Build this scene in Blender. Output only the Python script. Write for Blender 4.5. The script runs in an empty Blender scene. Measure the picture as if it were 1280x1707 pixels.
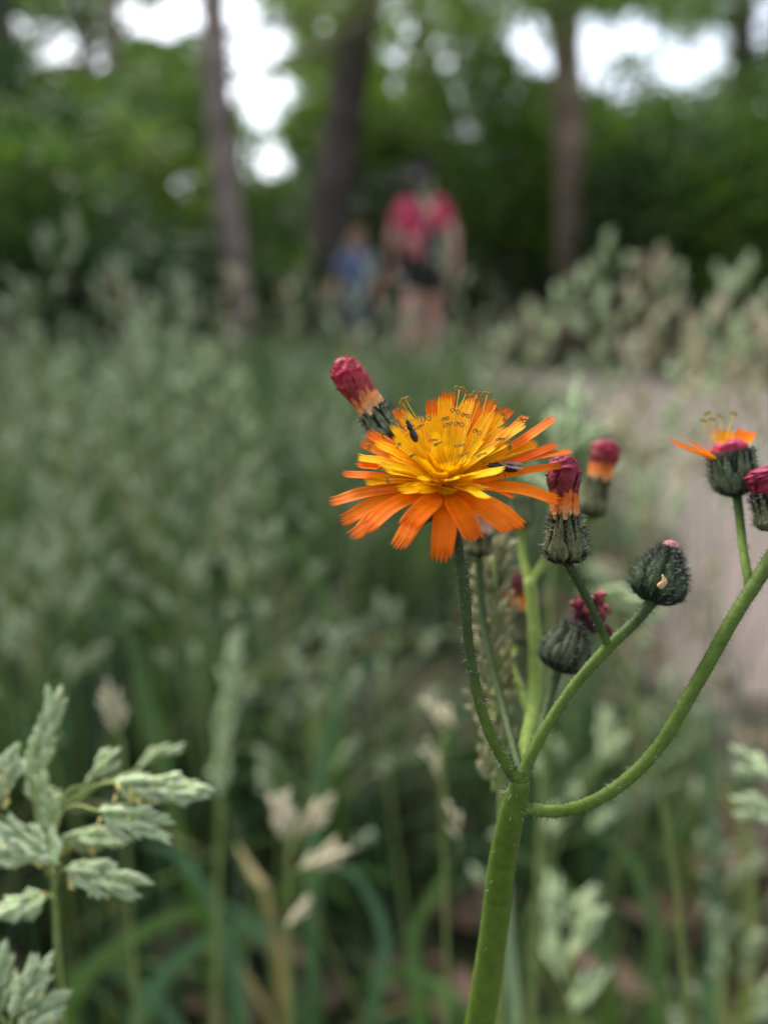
import bpy, math, random
import numpy as np
from mathutils import Vector

random.seed(7)
rng = np.random.default_rng(11)
R = math.radians
scene = bpy.context.scene
col = scene.collection

# ------------------------------------------------------------------ camera
CAM_H, PITCH, FPX = 0.42, R(12.9), 1390.0
cam_data = bpy.data.cameras.new('camera')
cam_data.sensor_fit = 'VERTICAL'
cam_data.sensor_height = 24.0
cam_data.lens = 24.0 * FPX / 1707.0
cam_data.clip_start = 0.005
cam_data.clip_end = 400.0
cam_data.dof.use_dof = True
cam_data.dof.focus_distance = 0.0785
cam_data.dof.aperture_fstop = cam_data.lens / 2.35
camera = bpy.data.objects.new('camera', cam_data)
camera.location = (0, 0, CAM_H)
camera.rotation_euler = (math.pi / 2 - PITCH, 0, 0)
col.objects.link(camera)
scene.camera = camera

# ------------------------------------------------------------------ sky, sun, exposure
SUN_EL, SUN_AZ = R(52), R(35)        # azimuth measured from +Y towards -X
world = bpy.data.worlds.new('World')
scene.world = world
world.use_nodes = True
wn = world.node_tree
wn.nodes.clear()
sky = wn.nodes.new('ShaderNodeTexSky')
sky.sky_type = 'NISHITA'
sky.sun_disc = False
sky.sun_elevation = SUN_EL
sky.sun_rotation = -SUN_AZ
sky.air_density = 1.0
sky.dust_density = 3.0
sky.ozone_density = 1.0
hsv = wn.nodes.new('ShaderNodeHueSaturation')
hsv.inputs['Saturation'].default_value = 0.56
bg = wn.nodes.new('ShaderNodeBackground')
bg.inputs['Strength'].default_value = 0.15
wo = wn.nodes.new('ShaderNodeOutputWorld')
wn.links.new(sky.outputs[0], hsv.inputs['Color'])
wn.links.new(hsv.outputs[0], bg.inputs['Color'])
wn.links.new(bg.outputs[0], wo.inputs['Surface'])

sun_data = bpy.data.lights.new('sun', 'SUN')
sun_data.energy = 1.5
sun_data.angle = R(25)
sun_data.color = (1.0, 0.96, 0.9)
sun = bpy.data.objects.new('sun', sun_data)
sun_dir = Vector((-math.sin(SUN_AZ) * math.cos(SUN_EL), math.cos(SUN_AZ) * math.cos(SUN_EL), math.sin(SUN_EL)))
sun.rotation_euler = (-sun_dir).to_track_quat('-Z', 'Y').to_euler()
sun.location = (-3, 3, 12)
col.objects.link(sun)

scene.view_settings.view_transform = 'Standard'
scene.view_settings.look = 'None'
scene.view_settings.gamma = 1.0
scene.view_settings.exposure = 1.3
scene.view_settings.use_curve_mapping = False
scene.render.engine = 'CYCLES'
scene.cycles.use_denoising = True
scene.cycles.max_bounces = 6
scene.cycles.transparent_max_bounces = 8
scene.cycles.sample_clamp_indirect = 8.0

# ------------------------------------------------------------------ helpers
FWD = np.array([0, math.cos(PITCH), -math.sin(PITCH)])
UPV = np.array([0, math.sin(PITCH), math.cos(PITCH)])
RGT = np.array([1.0, 0, 0])
CAM = np.array([0, 0, CAM_H])
def at(px, py, d):
    """the point of the place seen at photograph pixel (px, py), d metres along the view axis"""
    return CAM + d * (FWD + RGT * (px - 640) / FPX + UPV * (853.5 - py) / FPX)
def at_y(px, py, y):
    v = FWD + RGT * (px - 640) / FPX + UPV * (853.5 - py) / FPX
    return CAM + v * (y / v[1])
def pixel_of(p):
    v = np.asarray(p) - CAM
    d = v @ FWD
    return 640 + FPX * (v @ RGT) / d, 853.5 - FPX * (v @ UPV) / d
def lin(r, g, b):
    f = lambda c: c / 12.92 if c <= 0.04045 else ((c + 0.055) / 1.055) ** 2.4
    return np.array([f(r / 255), f(g / 255), f(b / 255)])
def nrm(v):
    v = np.asarray(v, float)
    return v / (np.linalg.norm(v) + 1e-12)
def frame(axis, hint=(0.13, 0.21, 1)):
    z = nrm(axis)
    h = np.asarray(hint, float)
    if abs(z @ nrm(h)) > 0.97:
        h = np.array([1.0, 0.1, 0])
    x = nrm(np.cross(h, z))
    return x, np.cross(z, x), z
def smooth(a, b, x):
    t = min(1, max(0, (x - a) / (b - a)))
    return t * t * (3 - 2 * t)
def catmull(pts, n=8):
    """centripetal Catmull-Rom through the points"""
    pts = [np.asarray(p, float) for p in pts]
    P = [2 * pts[0] - pts[1]] + pts + [2 * pts[-1] - pts[-2]]
    out = []
    for i in range(1, len(P) - 2):
        a, b, c, d = P[i - 1:i + 3]
        t0 = 0.0
        t1 = t0 + max(1e-6, np.linalg.norm(b - a) ** 0.5)
        t2 = t1 + max(1e-6, np.linalg.norm(c - b) ** 0.5)
        t3 = t2 + max(1e-6, np.linalg.norm(d - c) ** 0.5)
        for k in range(n):
            t = t1 + (t2 - t1) * k / n
            A1 = (t1 - t) / (t1 - t0) * a + (t - t0) / (t1 - t0) * b
            A2 = (t2 - t) / (t2 - t1) * b + (t - t1) / (t2 - t1) * c
            A3 = (t3 - t) / (t3 - t2) * c + (t - t2) / (t3 - t2) * d
            B1 = (t2 - t) / (t2 - t0) * A1 + (t - t0) / (t2 - t0) * A2
            B2 = (t3 - t) / (t3 - t1) * A2 + (t - t1) / (t3 - t1) * A3
            out.append((t2 - t) / (t2 - t1) * B1 + (t - t1) / (t2 - t1) * B2)
    out.append(pts[-1])
    return np.array(out)
def resample(vals, n):
    vals = np.asarray(vals, float)
    return np.interp(np.linspace(0, len(vals) - 1, n), np.arange(len(vals)), vals)

class MB:
    def __init__(self):
        self.v, self.f, self.c, self.n = [], [], [], 0
    def add(self, verts, faces, color):
        verts = np.asarray(verts, float).reshape(-1, 3)
        color = np.asarray(color, float)
        if color.ndim == 1:
            color = np.tile(color, (len(verts), 1))
        self.v.append(verts); self.c.append(color)
        self.f.extend([tuple(i + self.n for i in f) for f in faces])
        self.n += len(verts)
    def tube(self, pts, radii, color, sides=8, cap=True):
        pts = np.asarray(pts, float); n = len(pts)
        radii = resample(radii, n) if np.ndim(radii) else np.full(n, radii)
        T = np.gradient(pts, axis=0)
        x, y, _ = frame(T[0])
        ang = np.linspace(0, 2 * math.pi, sides, endpoint=False)
        V = []
        for i in range(n):
            t = nrm(T[i])
            x = nrm(x - (x @ t) * t); y = np.cross(t, x)
            V.append(pts[i] + radii[i] * (np.cos(ang)[:, None] * x + np.sin(ang)[:, None] * y))
        F = [(i * sides + j, i * sides + (j + 1) % sides, (i + 1) * sides + (j + 1) % sides, (i + 1) * sides + j)
             for i in range(n - 1) for j in range(sides)]
        if cap:
            F.append(tuple(range(sides))[::-1]); F.append(tuple((n - 1) * sides + j for j in range(sides)))
        color = np.asarray(color, float)
        if color.ndim == 2:
            cc = np.stack([resample(color[:, k], n) for k in range(3)], 1)
            color = np.repeat(cc, sides, 0)
        self.add(np.concatenate(V), F, color)
    def lathe(self, base, axis, prof, color, sides=20, rough=0.0, ridges=0, ridge_amp=0.0, lump=0.0):
        """prof: list of (distance along the axis, radius)"""
        x, y, z = frame(axis)
        V, C = [], []
        ph = [random.uniform(0, 6.28) for _ in range(4)]
        for i, (s, r) in enumerate(prof):
            for j in range(sides):
                a = 2 * math.pi * j / sides
                r = prof[i][1] * (1 + lump * (math.sin(2 * a + ph[0] + i * 1.1) + math.sin(3 * a + ph[1] - i * 1.7) + .7 * math.sin(5 * a + ph[2] + i * 2.3)))
                rr = r * (1 + ridge_amp * math.cos(ridges * a)) * (1 + rough * (random.random() - 0.5))
                V.append(np.asarray(base) + z * (s + rough * r * 0.5 * (random.random() - 0.5)) + rr * (math.cos(a) * x + math.sin(a) * y))
                C.append(color[i] if np.ndim(color) == 2 else color)
        n = len(prof)
        F = [(i * sides + j, i * sides + (j + 1) % sides, (i + 1) * sides + (j + 1) % sides, (i + 1) * sides + j)
             for i in range(n - 1) for j in range(sides)]
        F.append(tuple(range(sides))[::-1]); F.append(tuple((n - 1) * sides + j for j in range(sides)))
        self.add(V, F, np.array(C))
    def mesh(self, name, material, smooth_shade=True):
        me = bpy.data.meshes.new(name)
        V = np.concatenate(self.v)
        me.from_pydata(V.tolist(), [], self.f)
        at_ = me.color_attributes.new('Col', 'FLOAT_COLOR', 'POINT')
        C = np.ones((len(V), 4)); C[:, :3] = np.concatenate(self.c)
        at_.data.foreach_set('color', C.astype(np.float32).ravel())
        if smooth_shade:
            me.polygons.foreach_set('use_smooth', [True] * len(me.polygons))
        me.materials.append(material)
        me.update()
        return me
    def build(self, name, material, parent=None, smooth_shade=True):
        return link(name, self.mesh(name, material, smooth_shade), parent)
def link(name, me, parent=None):
    o = bpy.data.objects.new(name, me)
    col.objects.link(o)
    if parent is not None:
        o.parent = parent
        # geometry is written in world metres: undo the thing's own offset
        if me is not None and not me.get('local'):
            o.matrix_parent_inverse = world_of(parent).inverted()
    return o
from mathutils import Matrix
def world_of(o):
    m = Matrix.Translation(o.location)
    if o.parent is not None:
        m = world_of(o.parent) @ o.matrix_parent_inverse @ m
    return m
def tag(o, label=None, cat=None, group=None, kind=None):
    if label: o['label'] = label
    if cat: o['category'] = cat
    if group: o['group'] = group
    if kind: o['kind'] = kind
    return o
def thing(name, loc, label, cat, group=None):
    o = bpy.data.objects.new(name, None)
    o.empty_display_size = 0.01
    o.location = loc
    col.objects.link(o)
    return tag(o, label, cat, group)
def fast_mesh(name, V, F4, C, material, smooth_shade=False):
    """big mesh of quads or triangles from arrays"""
    k = F4.shape[1]
    me = bpy.data.meshes.new(name)
    me.vertices.add(len(V)); me.vertices.foreach_set('co', V.astype(np.float32).ravel())
    me.loops.add(F4.size); me.loops.foreach_set('vertex_index', F4.astype(np.int32).ravel())
    me.polygons.add(len(F4)); me.polygons.foreach_set('loop_start', np.arange(0, F4.size, k, dtype=np.int32))
    me.update(calc_edges=True)
    if smooth_shade:
        me.polygons.foreach_set('use_smooth', [True] * len(F4))
    a = me.color_attributes.new('Col', 'FLOAT_COLOR', 'POINT')
    CC = np.ones((len(V), 4)); CC[:, :3] = C
    a.data.foreach_set('color', CC.astype(np.float32).ravel())
    me.materials.append(material)
    return me

def material(name, rough=0.6, transl=0.0, noise=0.0, scale=100.0, bump=0.0, bump_scale=None, spec=0.4, stretch=(1, 1, 1), sheen=0.0):
    m = bpy.data.materials.new(name)
    m.use_nodes = True
    nt = m.node_tree; N = nt.nodes; L = nt.links
    N.clear()
    out = N.new('ShaderNodeOutputMaterial')
    att = N.new('ShaderNodeAttribute'); att.attribute_name = 'Col'
    tc = N.new('ShaderNodeTexCoord')
    mp = N.new('ShaderNodeMapping'); mp.inputs['Scale'].default_value = stretch
    L.new(tc.outputs['Object'], mp.inputs['Vector'])
    nz = N.new('ShaderNodeTexNoise'); nz.inputs['Scale'].default_value = scale; nz.inputs['Detail'].default_value = 5
    L.new(mp.outputs[0], nz.inputs['Vector'])
    mr = N.new('ShaderNodeMapRange')
    mr.inputs['From Min'].default_value = 0.25; mr.inputs['From Max'].default_value = 0.75
    mr.inputs['To Min'].default_value = 1 - noise; mr.inputs['To Max'].default_value = 1 + noise
    L.new(nz.outputs['Fac'], mr.inputs['Value'])
    mul = N.new('ShaderNodeVectorMath'); mul.operation = 'SCALE'
    L.new(att.outputs['Color'], mul.inputs[0]); L.new(mr.outputs[0], mul.inputs['Scale'])
    pb = N.new('ShaderNodeBsdfPrincipled')
    pb.inputs['Roughness'].default_value = rough
    pb.inputs['Specular IOR Level'].default_value = spec
    pb.inputs['Sheen Weight'].default_value = sheen
    L.new(mul.outputs[0], pb.inputs['Base Color'])
    if bump:
        n2 = N.new('ShaderNodeTexNoise'); n2.inputs['Scale'].default_value = bump_scale or scale * 2; n2.inputs['Detail'].default_value = 6
        L.new(mp.outputs[0], n2.inputs['Vector'])
        bp = N.new('ShaderNodeBump'); bp.inputs['Strength'].default_value = 1.0; bp.inputs['Distance'].default_value = bump
        L.new(n2.outputs['Fac'], bp.inputs['Height']); L.new(bp.outputs[0], pb.inputs['Normal'])
    if transl:
        tr = N.new('ShaderNodeBsdfTranslucent'); L.new(mul.outputs[0], tr.inputs['Color'])
        mx = N.new('ShaderNodeMixShader'); mx.inputs[0].default_value = transl
        L.new(pb.outputs[0], mx.inputs[1]); L.new(tr.outputs[0], mx.inputs[2]); L.new(mx.outputs[0], out.inputs['Surface'])
    else:
        L.new(pb.outputs[0], out.inputs['Surface'])
    return m

M = {
    'petal': material('petal', 0.6, 0.35, 0.12, 900, 0.00004, 2600, 0.12),
    'style': material('style', 0.5, 0.1, 0.2, 2000, 0),
    'stem': material('stem', 0.6, 0.0, 0.2, 900, 0.00009, 1800, 0.2),
    'involucre': material('involucre', 0.75, 0.0, 0.3, 900, 0.0002, 2500, 0.12),
    'bract': material('bract', 0.75, 0.0, 0.4, 1200, 0.0002, 2500, 0.12),
    'hair': material('hair', 0.5, 0.0, 0.1, 900, 0),
    'bud_tip': material('bud_tip', 0.6, 0.1, 0.3, 900, 0.0004, 1500, 0.35),
    'insect': material('insect', 0.3, 0.0, 0.2, 3000, 0, None, 0.5),
    'wing': material('wing', 0.25, 0.5, 0.2, 3000, 0),
    'spikelet': material('spikelet', 0.6, 0.25, 0.15, 700, 0),
    'anther': material('anther', 0.6, 0.15, 0.2, 900, 0),
    'grass': material('grass', 0.5, 0.3, 0.2, 60, 0),
    'leaf': material('leaf', 0.5, 0.45, 0.2, 1.2, 0),
    'bark': material('bark', 0.9, 0.0, 0.4, 9, 0.03, 22, 0.2, (1, 1, 0.25)),
    'soil': material('soil', 0.95, 0.0, 0.45, 9, 0.02, 30, 0.15),
    'path': material('path', 0.95, 0.0, 0.16, 3.5, 0.008, 60, 0.15),
    'litter': material('litter', 0.8, 0.2, 0.3, 4, 0),
    'skin': material('skin', 0.5, 0.0, 0.06, 12, 0),
    'cloth': material('cloth', 0.85, 0.0, 0.12, 9, 0.004, 40, 0.2, (1, 1, 1), 0.2),
    'hairdo': material('hairdo', 0.5, 0.0, 0.3, 40, 0.004, 60),
}

# ================================================================== THE SETTING
def edge_left(y):
    return float(np.interp(y, [-2, 0.3, 0.85, 1.6, 3, 4.5, 6, 7.5, 9, 12, 20], [0.4, 0.30, 0.33, 0.46, 0.78, 0.84, 0.36, -0.35, -1.2, -2.8, -6]))
def path_width(y):
    return float(np.interp(y, [-2, 1, 4, 7, 20], [1.3, 1.4, 2.0, 1.7, 1.2]))
def in_path(x, y, pad=0.0):
    e = edge_left(y)
    return e - pad < x < e + path_width(y) + pad
def bank_z(x, y):
    """earth bank that rises on the far side of the path"""
    e = edge_left(min(max(y, -2), 20)) + path_width(y)
    d = x - e - 0.15
    return 0.32 * smooth(0, 0.7, d) * smooth(2.5, 4.2, y) + 0.25 * smooth(1.5, 6, d)

# ground sheet: fine near the camera, coarse to the horizon
xs = np.unique(np.concatenate([-np.geomspace(3, 160, 16)[::-1], np.linspace(-3, 4.4, 70), np.geomspace(4.5, 160, 16)]))
ys = np.unique(np.concatenate([-np.geomspace(0.5, 160, 12)[::-1], np.linspace(-0.45, 10, 90), np.geomspace(10.3, 200, 16)]))
GV, GC = [], []
for y in ys:
    for x in xs:
        z = bank_z(x, y) + (random.uniform(-0.012, 0.012) if -3 < x < 5 and -1 < y < 10 else 0)
        if in_path(x, y, 0.12): z = -0.02
        GV.append((x, y, z))
        n = 0.5 + 0.5 * math.sin(x * 3.1 + 1.3 * math.sin(y * 2.3)) * math.cos(y * 2.7 + x)
        bankish = smooth(0.02, 0.25, bank_z(x, y))
        base = (1 - n) * lin(64, 57, 43) + n * lin(48, 60, 36)
        GC.append((1 - bankish) * base + bankish * lin(78, 62, 50))
nx, ny = len(xs), len(ys)
GF = np.array([(j * nx + i, j * nx + i + 1, (j + 1) * nx + i + 1, (j + 1) * nx + i) for j in range(ny - 1) for i in range(nx - 1)])
tag(link('ground', fast_mesh('ground', np.array(GV), GF, np.array(GC), M['soil'], True)), kind='structure')

# footpath of trodden pinkish-grey earth and grit, 4 mm and more above the soil bed
pv, pf, pc = [], [], []
PY = np.concatenate([np.linspace(-2, 10, 90), np.linspace(10.4, 20, 20)])
for j, y in enumerate(PY):
    e, w = edge_left(y), path_width(y)
    e += 0.05 * math.sin(y * 5.1) + 0.03 * math.sin(y * 11.7)
    for k in range(9):
        u = k / 8
        pv.append((e + u * w, y, 0.012 + 0.02 * math.sin(u * math.pi) - (0.03 if k in (0, 8) else 0) + random.uniform(-.003, .003)))
        pc.append(lin(118, 107, 100) * random.uniform(0.9, 1.08) * (0.8 if k in (0, 8) else 1))
for j in range(len(PY) - 1):
    for k in range(8):
        a = j * 9 + k
        pf.append((a, a + 1, a + 10, a + 9))
tag(link('path', fast_mesh('path', np.array(pv), np.array(pf), np.array(pc), M['path'], True)), kind='structure')

# ------------------------------------------------------------------ foliage
def leaf_arrays(centres, size, cols, droop=0.35):
    """one folded six-point leaf per centre; returns V, F, C"""
    n = len(centres)
    a = rng.uniform(0, 2 * math.pi, n)
    tilt = rng.normal(-droop, 0.45, n)
    d = np.stack([np.cos(a) * np.cos(tilt), np.sin(a) * np.cos(tilt), np.sin(tilt)], 1)
    up = np.array([0, 0, 1.0]) + rng.normal(0, 0.4, (n, 3))
    w = np.cross(d, up); w /= np.linalg.norm(w, axis=1)[:, None]
    nn = np.cross(w, d)
    s = (size * rng.uniform(0.6, 1.3, n))[:, None]
    P = [centres, centres + d * s * .38 + w * s * .3 + nn * s * .07, centres + d * s * .72 + w * s * .22 + nn * s * .05,
         centres + d * s * 1.05, centres + d * s * .72 - w * s * .22 + nn * s * .05, centres + d * s * .38 - w * s * .3 + nn * s * .07]
    V = np.stack(P, 1).reshape(-1, 3)
    b = (np.arange(n) * 6)[:, None]
    F = np.concatenate([b + np.array([[0, 1, 2, 3]]), b + np.array([[0, 3, 4, 5]])], 0)
    C = np.repeat(cols, 6, 0)
    return V, F, C

# openings between the crowns where the sky shows (photograph pixels, radius)
GAPS = [(425, 70, 62), (405, 135, 50), (440, 190, 40), (455, 265, 40), (395, 15, 45), (300, 300, 24), (478, 150, 32),
        (230, 30, 45), (100, 75, 45), (30, 40, 30), (165, 95, 32), (280, 40, 40), (330, 20, 30),
        (985, 60, 48), (880, 55, 42), (900, 110, 34), (1060, 50, 44), (1120, 105, 48), (1180, 80, 40), (1040, 150, 32), (985, 120, 36),
        (690, 40, 22), (655, 90, 22), (745, 100, 22), (660, 140, 20), (1265, 60, 26), (1275, 20, 24), (780, 215, 20), (540, 40, 12)]
def gap_prob(p):
    x, y = pixel_of(p)
    k = 0.0
    for gx, gy, r in GAPS:
        q = ((x - gx) ** 2 + (y - gy) ** 2) / (r * r)
        full = 0.98 if r > 33 else 0.9
        if q < 1.35: k = max(k, full if q < 0.8 else full * (1.35 - q) / 0.55)
    return k

def crown(name, parent, blobs, colour, size=0.09, per=14, spread=0.22, jitter=0.35):
    """blobs: (centre, (rx, ry, rz), sprays); each spray is a loose fan of leaves"""
    cen = []
    for c, r, n in blobs:
        c = np.asarray(c, float); r = np.asarray(r, float)
        for _ in range(n):
            v = rng.normal(0, 1, 3); v /= np.linalg.norm(v)
            q = c + v * r * rng.uniform(0.25, 1.0) ** 0.5
            if q[2] < 0.05 or rng.random() < gap_prob(q): continue
            cen.append(q)
    cen = np.array(cen)
    shade = np.repeat(rng.normal(1, jitter * 0.9, len(cen)).clip(0.35, 2.0), per)[:, None]
    hue = np.repeat(rng.normal(0, 1, len(cen)), per)[:, None]
    pts = np.repeat(cen, per, 0) + rng.normal(0, 1, (len(cen) * per, 3)) * spread * np.array([1, 1, 0.55])
    cols = np.asarray(colour)[None, :] * shade * (1 + hue * np.array([[0.10, 0.0, -0.08]])) * rng.uniform(0.8, 1.2, (len(pts), 1))
    v = pts - CAM; dd = v @ FWD
    qx, qy = 640 + FPX * v[:, 0] / dd, 853.5 - FPX * (v @ UPV) / dd
    keep = np.ones(len(pts), bool)
    for gx, gy, r in GAPS:
        keep &= ~((((qx - gx) ** 2 + (qy - gy) ** 2) < (r * (0.55 + 0.4 * rng.random(len(pts)))) ** 2) & (rng.random(len(pts)) < 0.82))
    pts, cols = pts[keep], cols[keep]
    V, F, C = leaf_arrays(pts, size, cols.clip(0.004, 0.6))
    o = link(name, fast_mesh(name, V, F, C, M['leaf']), parent)
    return o

BARK_GREY, BARK_WARM, BARK_DARK = lin(132, 116, 106), lin(138, 116, 102), lin(84, 74, 68)
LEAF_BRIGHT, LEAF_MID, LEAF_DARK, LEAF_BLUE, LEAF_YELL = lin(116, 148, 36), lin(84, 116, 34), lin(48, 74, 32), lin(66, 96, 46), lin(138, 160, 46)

def bark_tube(mb, pts, radii, colour, sides=14, n=8):
    P = catmull(pts, n)
    m = len(P)
    r = resample(radii, m)
    base = len(mb.v)
    mb.tube(P, r, np.array([colour * random.uniform(0.75, 1.25) for _ in range(m)]), sides)
    V = mb.v[-1]
    V += np.random.default_rng(len(V)).normal(0, 1, V.shape) * (r.repeat(sides)[:, None] * 0.06)

def tree(label, pix, y, width, bark, blobs, leafc, group='trees along the woodland path', limbs=4, leaf=0.09, top=7.5, name='woodland_tree'):
    """pix: trunk centre line as photograph pixels from foot to top, all at depth y (m)"""
    pts = []
    for i, (px, py) in enumerate(pix):
        pts.append(at_y(px, py, y + 0.03 * i))
    foot = pts[0].copy(); foot[2] = bank_z(foot[0], foot[1]) - 0.1
    d = pts[-1] - pts[-2]
    tip = pts[-1] + d / max(d[2], 0.1) * max(0.5, top - pts[-1][2])
    line = [foot] + pts + [tip]
    t = thing(name, tuple(foot), label, 'tree', group)
    mb = MB()
    rr = [width * 0.72, width * 0.52] + [width * 0.5] * (len(pts) - 1) + [width * 0.22]
    bark_tube(mb, line, rr, bark)
    mb.build('trunk', M['bark'], t)
    P = catmull(line, 8)
    for k in range(limbs):
        s = P[int(len(P) * random.uniform(0.6, 0.95))]
        a = random.uniform(0, 6.28); ln = random.uniform(0.9, 2.0)
        e = s + np.array([math.cos(a) * ln, math.sin(a) * ln * 0.8 + 0.2, random.uniform(0.3, 1.1)])
        m2 = s * .5 + e * .5 + np.array([0, 0, -0.1])
        lb = MB(); bark_tube(lb, [s, m2, e], [width * 0.16, width * 0.1, width * 0.03], bark, 7, 5)
        lb.build('limb', M['bark'], t)
    crown('crown', t, blobs, leafc, leaf)
    return t
def PB(px, py, y, rx, rz, n, ry=None):
    return (at_y(px, py, y), (rx, ry or rx, rz), n)

TG = 'trees along the woodland path'
tree('thick leaning dark trunk beside the child in blue', [(541, 560), (545, 400), (565, 250), (588, 100), (606, 0)], 9.3, 0.40, BARK_DARK,
     [PB(510, -20, 9.8, 1.0, 0.8, 110), PB(660, -30, 9.0, 1.3, 0.8, 130), PB(520, 90, 11.5, 0.55, 0.9, 110), PB(640, 190, 11, 0.7, 0.6, 90)], LEAF_BRIGHT)
tree('slim grey-brown trunk leaning away from the bright sky gap', [(402, 540), (395, 440), (378, 320), (366, 200), (360, 90), (356, 0)], 7.0, 0.20, BARK_GREY,
     [PB(300, 210, 11, 0.8, 0.7, 130), PB(330, -60, 10, 1.1, 0.7, 90), PB(280, 130, 12, 0.8, 0.5, 90), PB(420, 330, 11, .5, .5, 50)], LEAF_MID)
tree('straight warm brown trunk rising behind tall pale grass', [(948, 540), (952, 400), (950, 260), (944, 130), (936, 0)], 8.8, 0.30, BARK_WARM,
     [PB(800, 160, 9.5, 0.7, 0.7, 120), PB(1000, 240, 9.6, 0.9, 0.4, 100), PB(900, -40, 9, 1.5, 0.6, 120), PB(935, 60, 8.45, 0.22, 0.5, 26), PB(1040, 90, 9.5, .9, .6, 50)], LEAF_MID)
tree('thin pale trunk just behind the person in pink', [(742, 520), (738, 380), (730, 250), (712, 120), (695, 0)], 12.5, 0.24, BARK_WARM,
     [PB(700, 60, 12, 1.1, 1.2, 90), PB(800, 0, 13, 1.2, 1.0, 80), PB(640, 200, 13, 0.9, 0.7, 60)], LEAF_BRIGHT)
tree('thin straight trunk under a scatter of sky gaps', [(205, 500), (200, 300), (192, 150), (186, 0)], 14, 0.26, BARK_GREY,
     [PB(230, 200, 14, 1.5, 1.0, 160), PB(120, 160, 13.5, 1.1, 0.9, 120), PB(150, 10, 14, 2.2, 0.9, 150)], LEAF_BRIGHT)
tree('slender far trunk paired with a straighter one', [(155, 500), (150, 300), (146, 150), (140, 0)], 16.5, 0.30, BARK_GREY,
     [PB(60, 200, 16, 1.7, 1.1, 150), PB(20, 20, 15, 1.3, 1.1, 120), PB(230, 110, 17, 1.4, 0.8, 110)], LEAF_MID)
tree('dark trunk half hidden in heavy leaves above the earth bank', [(1246, 520), (1248, 300), (1240, 140), (1236, 0)], 10.5, 0.26, BARK_DARK,
     [PB(1130, 250, 9.6, 0.9, 0.4, 130), PB(1270, 190, 10.5, 0.7, 0.8, 120), PB(1200, -20, 10, 1.0, 0.5, 90), PB(1100, 130, 12, 0.9, 0.6, 60)], LEAF_MID)
tree('broad tree whose low boughs hang over the far verge', [(40, 520), (30, 330), (10, 150), (-10, 0)], 9.0, 0.34, BARK_DARK,
     [PB(60, 260, 8.6, 0.9, 0.6, 120), PB(20, 120, 8.5, 0.5, 0.5, 45), PB(-60, 0, 8.5, 0.8, 0.8, 50), PB(170, 220, 9.4, 0.7, 0.4, 60)], LEAF_BLUE)

def shrub(label, px, py, y, rx, rz, n, colour, leaf=0.085, group='shrubs of the woodland edge', extra=()):
    c = at_y(px, py, y)
    gz = bank_z(c[0], c[1])
    t = thing('woodland_shrub', (c[0], c[1], gz), label, 'shrub', group)
    for k in range(5):
        a = random.uniform(0, 6.28)
        e = c + np.array([math.cos(a) * rx * .6, math.sin(a) * rx * .5, random.uniform(0.1, rz * .7)])
        s = np.array([c[0] + 0.12 * math.cos(a), c[1] + .12 * math.sin(a), gz - 0.05])
        mb = MB(); bark_tube(mb, [s, (s + e) / 2 + np.array([0.05, 0, .1]), e], [0.03, 0.02, 0.006], BARK_DARK, 6, 4)
        mb.build('stem', M['bark'], t)
    crown('foliage', t, [(c, (rx, rx * .8, rz), n)] + [PB(*e) for e in extra], colour, leaf)
    return t
SL = 'leafy green shrub in the dense understorey behind the tall grass'
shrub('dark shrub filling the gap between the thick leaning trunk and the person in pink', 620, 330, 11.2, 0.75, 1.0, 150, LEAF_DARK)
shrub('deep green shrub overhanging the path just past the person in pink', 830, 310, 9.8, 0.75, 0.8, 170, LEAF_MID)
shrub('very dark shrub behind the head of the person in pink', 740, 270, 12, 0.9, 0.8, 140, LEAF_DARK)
SHRUB_LABELS = ['fresh bright green shrub right behind the straight warm brown trunk', 'dark dense shrub above the earth bank, under sky-pierced boughs', 'mid-green shrub beside the dark trunk above the earth bank',
    'small dark shrub at the foot of the straight warm brown trunk', 'mid-green shrub between the slim grey-brown trunk and the thick leaning one', 'leafy shrub just behind the slim grey-brown trunk',
    'bright yellow-green shrub before the two thin far trunks', 'bluish-green shrub before the broad tree with low boughs', 'tall mid-green shrub nestling at the trunk of the broad low-boughed tree',
    'low dark shrub close beside the slim grey-brown trunk', 'low dark shrub in front of the bluish-green shrub', 'low mid-green shrub by the foot of the thick leaning trunk',
    'low dark shrub spreading along the top of the earth bank', 'large mid-green shrub past the broad tree with low boughs', 'large mid-green shrub past the dark trunk on the earth bank',
    'dark shrub far behind the child in blue', 'dark shrub far behind the person in pink', 'dark shrub far behind the slim grey-brown trunk', 'dark shrub far beyond the bend of the path']
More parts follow.
